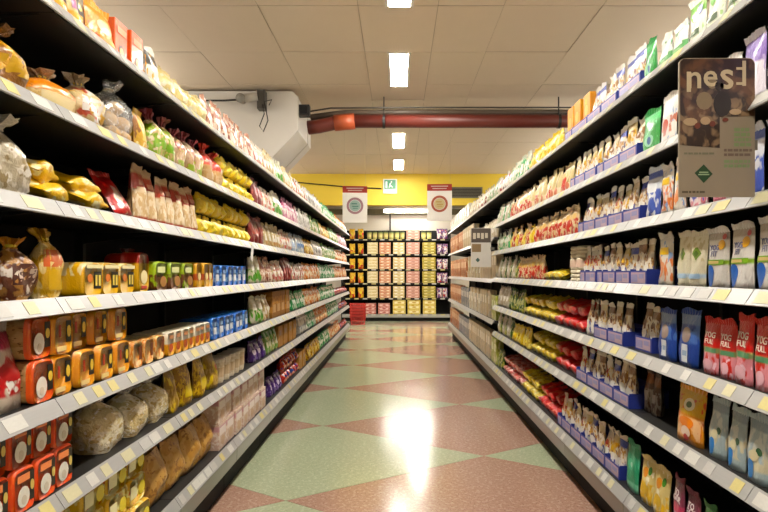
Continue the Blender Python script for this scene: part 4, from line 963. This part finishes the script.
LAST = {}
def run(side, si, px0, px1, keys, layers=1, back=0.02, tray_=False, gap=1.015, yaw=3, far=False, y0=None, y1=None, deep=0.0, zoff=0, free=False):
    X = (XL if side == 'left' else XR) + back
    zs = ZL if side == 'left' else (ZF if far else ZR)
    shelf = (SHN5 if far else SHN)[si]
    if isinstance(keys, str): keys = [keys]
    if y0 is None:
        if KIND[keys[0]]['rnd']: X_, X = X, X + KIND[keys[0]]['d'] * .5
        else: X_ = X
        y0 = F * X / abs(px0 - 398); y1 = F * X / abs(px1 - 398); X = X_
    if y0 > y1: y0, y1 = y1, y0
    lim = Y_END_L - .015 if side == 'left' else (Y_END_R - .015 if far else Y_FAR_R - .012)
    y1 = min(y1, lim)
    if not free:
        y0 = max(y0, LAST.get((side, si, far), 0.0))
    if isinstance(keys, str): keys = [keys]
    items = []; tot = 0.0; i = 0
    while True:
        key = keys[i % len(keys)]; wd = dims(key)[0] * gap
        over = tot + wd - (y1 - y0)
        if i and over > wd * (0.5 if KIND[key]['rnd'] else 0.12): break
        if y0 + wd > lim: break
        items.append((key, wd)); tot += wd; i += 1
    if not items: return
    scale = max(0.72, min(1.22, (y1 - y0) / tot))
    if y0 + scale * tot > lim: scale = (lim - y0) / tot
    if not free: LAST[(side, si, far)] = y0 + scale * tot
    y = y0
    sgn = -1 if side == 'left' else 1
    where = '%s %s shelf' % (side, shelf) if not far else 'far right %s shelf' % shelf
    trayz = 0.0035 if tray_ else 0.0
    grp = []
    for key, wd in items:
        k = KIND[key]; yc = y + wd * scale / 2; y += wd * scale
        h = dims(key)[1]
        for l in range(layers):
            ln = None if layers == 1 else ('lower', 'upper', 'third')[l]
            jb = PR_.uniform(0, .012) + (0.0 if not l else PR_.uniform(.0, .02)) + (0.012 if tray_ else 0)
            xx = sgn * (X + jb); zz = zs[si] + trayz + l * (h * 1.005 + .001) + .0005 + zoff
            place(key, (xx, yc, zz), SIDE_ROT[side] + math.radians(PR_.uniform(-yaw, yaw) * (.4 if tray_ else 1 if k['rnd'] else .3)), where, yc < 6.0, ln, min(1.12, scale) * (.96 if tray_ else .98 if abs(yaw) < 5 else .92))
        grp.append(yc)
    if tray_:
        per = 2
        hw = items[0][1] * scale / 2
        for a in range(0, len(grp), per):
            seg = grp[a:a + per]
            tray(side, shelf, (seg[0] + seg[-1]) / 2, round(seg[-1] - seg[0] + 2 * hw - .004, 3), sgn * X, zs[si] + .0004, None)

# ------------------------------------------------------------ left row, from the camera on
def L(si, *a, **k): run('left', si, *a, **k)
def R(si, *a, **k): run('right', si, *a, **k)
def chunks(si, txt, **kw):
    for c in txt.split(';'):
        a, b, kk = c.split(); L(si, float(a), float(b), kk, **kw)
# top shelf
chunks(6, '-260 40 orangeb;42 80 clogo;82 116 orangeb'); L(6, 117, 144, 'redbox', back=.05); L(6, 145, 158, 'wblack', back=.02)
chunks(6, '159 202 creamy;203 250 pbrown;250 264 whitep;264 273 creamb;273 281 whiteg;281 292 creamb;292 304 whitep;304 320 greyw;320 334 greenw;334 347 orgb')
# sixth
chunks(5, '-260 10 brownt;14 58 orl;60 92 mixt;94 124 rolls;125 142 yelb;143 166 greent;167 196 pinkt;197 215 redtop')
L(5, 216, 250, 'ynet', layers=2); chunks(5, '250 260 dred;260 271 whitep;271 281 whiteg;281 296 pinkb;296 308 greyw;308 318 greenb;318 328 yelb;328 337 greenb;337 347 pinkb')
# fifth
L(4, -260, 14, 'whitet'); L(4, 16, 112, 'yflat', back=.01, yaw=13); L(4, 24, 98, 'yflat', back=.04, zoff=.062, free=True, yaw=16); L(4, 112, 131, 'rflat', back=.03); L(4, 132, 194, 'stick'); L(4, 196, 246, 'ynet', layers=2)
chunks(4, '247 261 dred;262 278 creamb;278 289 whitep;289 302 bluew;302 312 yelb;312 320 greyw;320 334 greenb;334 347 orgb')
# fourth
L(3, -260, -14, 'choc', back=.03); L(3, -12, 27, 'choc', back=.02); L(3, 29, 57, 'tiedy', back=.02); L(3, 84, 136, 'loafy', back=.005); L(3, 118, 134, 'redt', back=.30, free=True)
chunks(3, '138 154 yredp;155 197 limep;198 215 amberp;216 247 bluep;248 258 whiteg;258 270 pbrown;270 281 whitep;281 290 dred;290 302 whitep;302 318 orgb;318 333 greenw;333 347 orgb')
# third
L(2, -260, 17, 'rnet', back=.02); L(2, 33, 48, 'toastr', layers=2, back=.008); L(2, 50, 132, 'toast', layers=2, back=.008); L(2, 133, 168, 'toastc', back=.01); L(2, 169, 212, 'smallw', back=.008); L(2, 213, 249, 'bluep', back=.008)
chunks(2, '250 260 whiteg;260 268 creamb;269 290 brownbox;290 303 greenw;303 318 orgb;318 333 greenw;333 347 redblue')
# second
L(1, -240, 77, 'crisp', layers=2, back=.008); L(1, 80, 156, 'flat', back=.01); chunks(1, '157 171 yclear;171 203 pasta;204 217 yclear;218 248 tub;249 262 purple;263 275 greenb;275 297 tanbox;297 305 greyw;305 314 greenw;314 326 orgb;326 337 greenw;337 347 redblue')
# bottom
L(0, -240, 70, 'multi', back=.05); L(0, 72, 152, 'ywrap', layers=3, back=.01); L(0, 156, 218, 'tanloaf', back=.02); L(0, 219, 266, 'multi', layers=2, back=.01); L(0, 267, 279, 'purple'); L(0, 280, 296, 'redblue', layers=2)
chunks(0, '297 306 tanbox;306 318 yelb;318 328 greenw;328 338 orgb;338 347 redblue')

# ------------------------------------------------------------ right row
R(6, 1040, 690, 'wgp'); R(6, 688, 658, 'gcrate'); R(6, 657, 645, 'gpouch'); R(6, 644, 622, 'wmulti', tray_=True); R(6, 621, 591, ['cand3', 'cand1', 'wmulti'], tray_=True); R(6, 590, 565, 'obox', tray_=True)
R(6, 563, 532, 'ybag'); R(6, 531, 511, 'gwbag'); R(6, 510, 495, 'wrd')
R(5, 1040, 742, 'purw'); R(5, 740, 680, 'wphoto'); R(5, 678, 661, 'wphoto'); R(5, 660, 643, 'gpouch'); R(5, 642, 601, ['cand1', 'cand5', 'cand3'], tray_=True); R(5, 600, 574, 'cand5', tray_=True); R(5, 573, 532, ['ycr', 'rcr', 'ycr']); R(5, 531, 512, 'rcr'); R(5, 511, 495, ['gwbag', 'wcr'])
R(4, 1040, 738, 'blw'); R(4, 736, 690, 'wpink'); R(4, 688, 662, 'wor'); R(4, 661, 646, 'blw'); R(4, 645, 582, ['cand3', 'cand1', 'cand5', 'cand4'], tray_=True); R(4, 580, 536, 'rcr'); R(4, 535, 512, ['ybag', 'rcr']); R(4, 511, 495, 'gwbag')
R(3, 1040, 709, 'yogw'); R(3, 707, 676, 'diam'); R(3, 674, 656, ['wor', 'wgreen']); R(3, 652, 601, ['cand1', 'cand2', 'cand3', 'cand5'], tray_=True); R(3, 600, 584, 'cand4', tray_=True); R(3, 583, 566, 'stackb'); R(3, 565, 546, 'yellie'); R(3, 545, 520, 'rcr'); R(3, 519, 495, ['lmgreen', 'wcr'])
R(2, 1040, 703, 'yogr'); R(2, 700, 659, 'bluep2'); R(2, 657, 640, 'cand2', tray_=True, back=.05); R(2, 628, 598, ['cand2', 'cand1'], tray_=True); R(2, 597, 588, 'cand2'); R(2, 587, 557, 'redlie', layers=2); R(2, 556, 527, 'yellie', layers=2); R(2, 526, 511, 'lmgreen'); R(2, 510, 495, 'wcr')
R(1, 1040, 707, 'lblue'); R(1, 707, 676, 'ortall'); R(1, 662, 646, 'brslim', back=.08); R(1, 640, 580, ['cand2', 'cand1', 'cand3', 'cand4'], tray_=True); R(1, 579, 557, 'redlie', layers=2); R(1, 556, 533, 'yellie', layers=2); R(1, 532, 515, 'ybag'); R(1, 514, 495, ['lmgreen', 'wcr'])
R(0, 1040, 738, 'wred'); R(0, 737, 702, 'greenp'); R(0, 700, 672, 'mag'); R(0, 670, 641, 'ywpouch'); R(0, 640, 625, 'teal'); R(0, 624, 561, ['cand3', 'cand5', 'cand4', 'cand1'], tray_=True); R(0, 560, 541, 'redlie', layers=2); R(0, 540, 524, 'yellie', layers=2); R(0, 523, 505, 'pinklie', layers=2); R(0, 504, 495, 'lmgreen')
# far bays on the right
ya, yb = Y_FAR_R + .02, Y_END_R - .02
def FR(si, f0, f1, keys, **k): run('right', si, 0, 0, keys, far=True, y0=ya + (yb - ya) * f0, y1=ya + (yb - ya) * f1, **k)
FR(4, 0, .12, 'gwbag'); FR(4, .12, .45, ['wcr', 'wrd']); FR(4, .45, 1, ['fwhite', 'wcr'])
FR(3, 0, .35, 'wcr'); FR(3, .35, .6, 'fcream'); FR(3, .6, 1, 'fterra')
FR(2, 0, .2, 'fcream'); FR(2, .2, .5, ['fcream', 'wcr']); FR(2, .5, 1, 'fterra')
FR(1, 0, .08, 'fgreen'); FR(1, .08, .2, 'fcream'); FR(1, .2, .45, ['fcream', 'fwhite']); FR(1, .45, .65, 'fblue'); FR(1, .65, 1, 'fterra')
FR(0, 0, .08, 'fgreen'); FR(0, .08, .45, 'fcream'); FR(0, .45, .7, 'fblue'); FR(0, .7, 1, 'fterra')

# ------------------------------------------------------------ display across the end of the aisle
YE = 17.40
def ex(px): return (px - 398) * YE / F
def ez(py): return H + (273 - py) * YE / F
EZ = [ez(y) for y in (314, 298, 283, 269, 254, 239)]
e0, e1 = -1.62, 1.50
E = ob('end_display_shelf', None, None, (0, YE, 0)); tag(E, 'tall black shelf unit across the end of the aisle', 'shelf')
ob('back_panel', mesh('back_panel', *box_vf(e0, e1, .42, .45, .05, 2.66), BLACK), E)
for x in (e0, ex(366) - .02, 0.69, e1 - .04): ob('upright', mesh('upright', *box_vf(x, x + .04, .37, .415, 0, 2.66), BLACK), E)
for x in (e0 - .03, e1): ob('side_panel', mesh('side_panel', *box_vf(x, x + .03, 0, .45, 0, 2.66), BLACK), E)
for i, z in enumerate(EZ):
    sh = ob('shelf', mesh('shelf', *box_vf(e0, e1, .0, .41, z - .05, z), BLACK), E)
    if i == 0: ob('price_rail', mesh('price_rail', *box_vf(e0, e1, -.02, -.001, z - .10, z - .005), RAIL), sh)
    for k in range(12):
        x = e0 + .1 + k * .25
        ob('price_tag', mesh('price_tag', *box_vf(x, x + .13, -.0225 if i == 0 else -.003, -.0205 if i == 0 else -.001, z - .04, z - .008), TAGM[(k + i) % 3]), sh)
ob('kick_plate', mesh('kick_plate', *box_vf(e0, e1, .05, .07, 0, EZ[0] - .051), BLACK), E)
def flatpack(key, desc, w, h, base, c1, c2):
    kind(key, desc, 'package', lambda s: carton(w, h, .26, printed(base, (('blob', 4., .56, c1),), .4, .3, .1), (('r', -.75, .75, .25, .72, c2), ('e', -.3, .35, .32, .66, c1))), 1, name='flat_package'); sized(key, w, h, .26)
flatpack('e1', 'pale cream flat package', .30, .082, '#dccb9c', '#efe6c4', '#e9dfba')
flatpack('e2', 'peach flat package', .33, .082, '#d9a88a', '#c47a5a', '#ecd9c0')
flatpack('e3', 'cream and white flat package', .33, .082, '#e0d3a8', '#c9b070', '#f0eadc')
flatpack('e4', 'dusty pink flat package', .38, .082, '#cfa294', '#b47a6c', '#e0c0b4')
flatpack('e5', 'olive yellow flat package', .38, .082, '#b9aa5c', '#8e8440', '#d8cc8c')
flatpack('e6', 'pale yellow chunky package', .37, .13, '#e4d488', '#cfae4a', '#f0e8b8')
flatpack('e7', 'pink and red flat package', .34, .10, '#d09a92', '#b4453c', '#e6c4bc')
kind('ej', 'small green and yellow jar', 'jar', lambda s: tub(.14, .21, plain('#b9b468', .3), plain('#5a6a34', .4), (plain('#e0d28a', .4),)), 1, name='small_jar'); sized('ej', .14, .21, .14)
cbag('eb1', 'yellow and red crisps bag', .165, .30, .1, '#d9b02a', (('zblob', 0, .6, 3.5, .5, '#b8321c'), ('blob', 5., .62, '#6a8a2a')), (('e', -.5, .5, .4, .7, '#e6cf50'),), name='crisps_bag')
cbag('eb2', 'purple and white crisps bag', .155, .30, .1, '#6a4a80', (('blob', 3.5, .5, '#d2c8c0'), ('blob', 4., .6, '#b03a34')), (('r', -.5, .5, .4, .6, '#d8d0d4'),), name='crisps_bag')
EN = ['bottom', 'second', 'third', 'fourth', 'fifth', 'top']
def endstack(key, x0, x1, si, n, cols=1):
    w_ = (x1 - x0) / cols
    k = KIND[key]
    for c in range(cols):
        for q in range(n):
            v = PR_.randrange(k['var'])
            ck = (k['desc'], 'end', si); m = COUNT.get(ck, 0); COUNT[ck] = m + 1
            o = ob(k['name'], proto(key, v, True), None, (x0 + w_ * (c + .5), YE + .02, EZ[si] + .001 + q * (k['h'] + .003)))
            tag(o, '%s, end display %s shelf, %s counted upwards from left' % (k['desc'], EN[si], ordinal(m).replace('nearest', 'first')), k['cat'], k['desc'] + ' on the end display')
colx = [(367, 378, 'e1'), (379, 391, 'e2'), (393, 404.5, 'e3'), (406, 420, 'e4'), (422, 436, 'e5')]
for si in (1, 2, 3, 4):
    for a, b, kk in colx: endstack(kk, ex(a), ex(b), si, 4 if si in (2, 4) else 4)
for a, b in ((353, 362), (364, 376), (378, 390)): endstack('e7', ex(a), ex(b), 0, 3)
for a, b in ((393, 405.5), (407.5, 420.5), (423, 436)): endstack('e6', ex(a), ex(b), 0, 3)
endstack('ej', ex(366.5), ex(405), 5, 1, 7); endstack('e4', ex(406), ex(420), 5, 3); endstack('ej', ex(421), ex(432), 5, 1, 2)
for si in range(1, 6):
    endstack('eb1', ex(348), ex(365), si, 1, 2); endstack('eb2', ex(437), ex(448), si, 1, 2)
tag(ob('fixture_post', mesh('fixture_post', *box_vf(-.26, -.21, YE + .40, YE + .44, 2.665, 3.14), DARK)), 'short dark post above the end display', 'post')

fl = tag(ob('shelf_flag', mesh('shelf_flag', *box_vf(-.03, .03, -.002, 0, -.12, 0), plain('#e4e2dc', .5)), None, (-XL + .034, 4.27, ZL[4] - .02), (0, .35, math.pi / 2)), 'white paper flag hanging from the left fifth shelf rail', 'shelf flag')
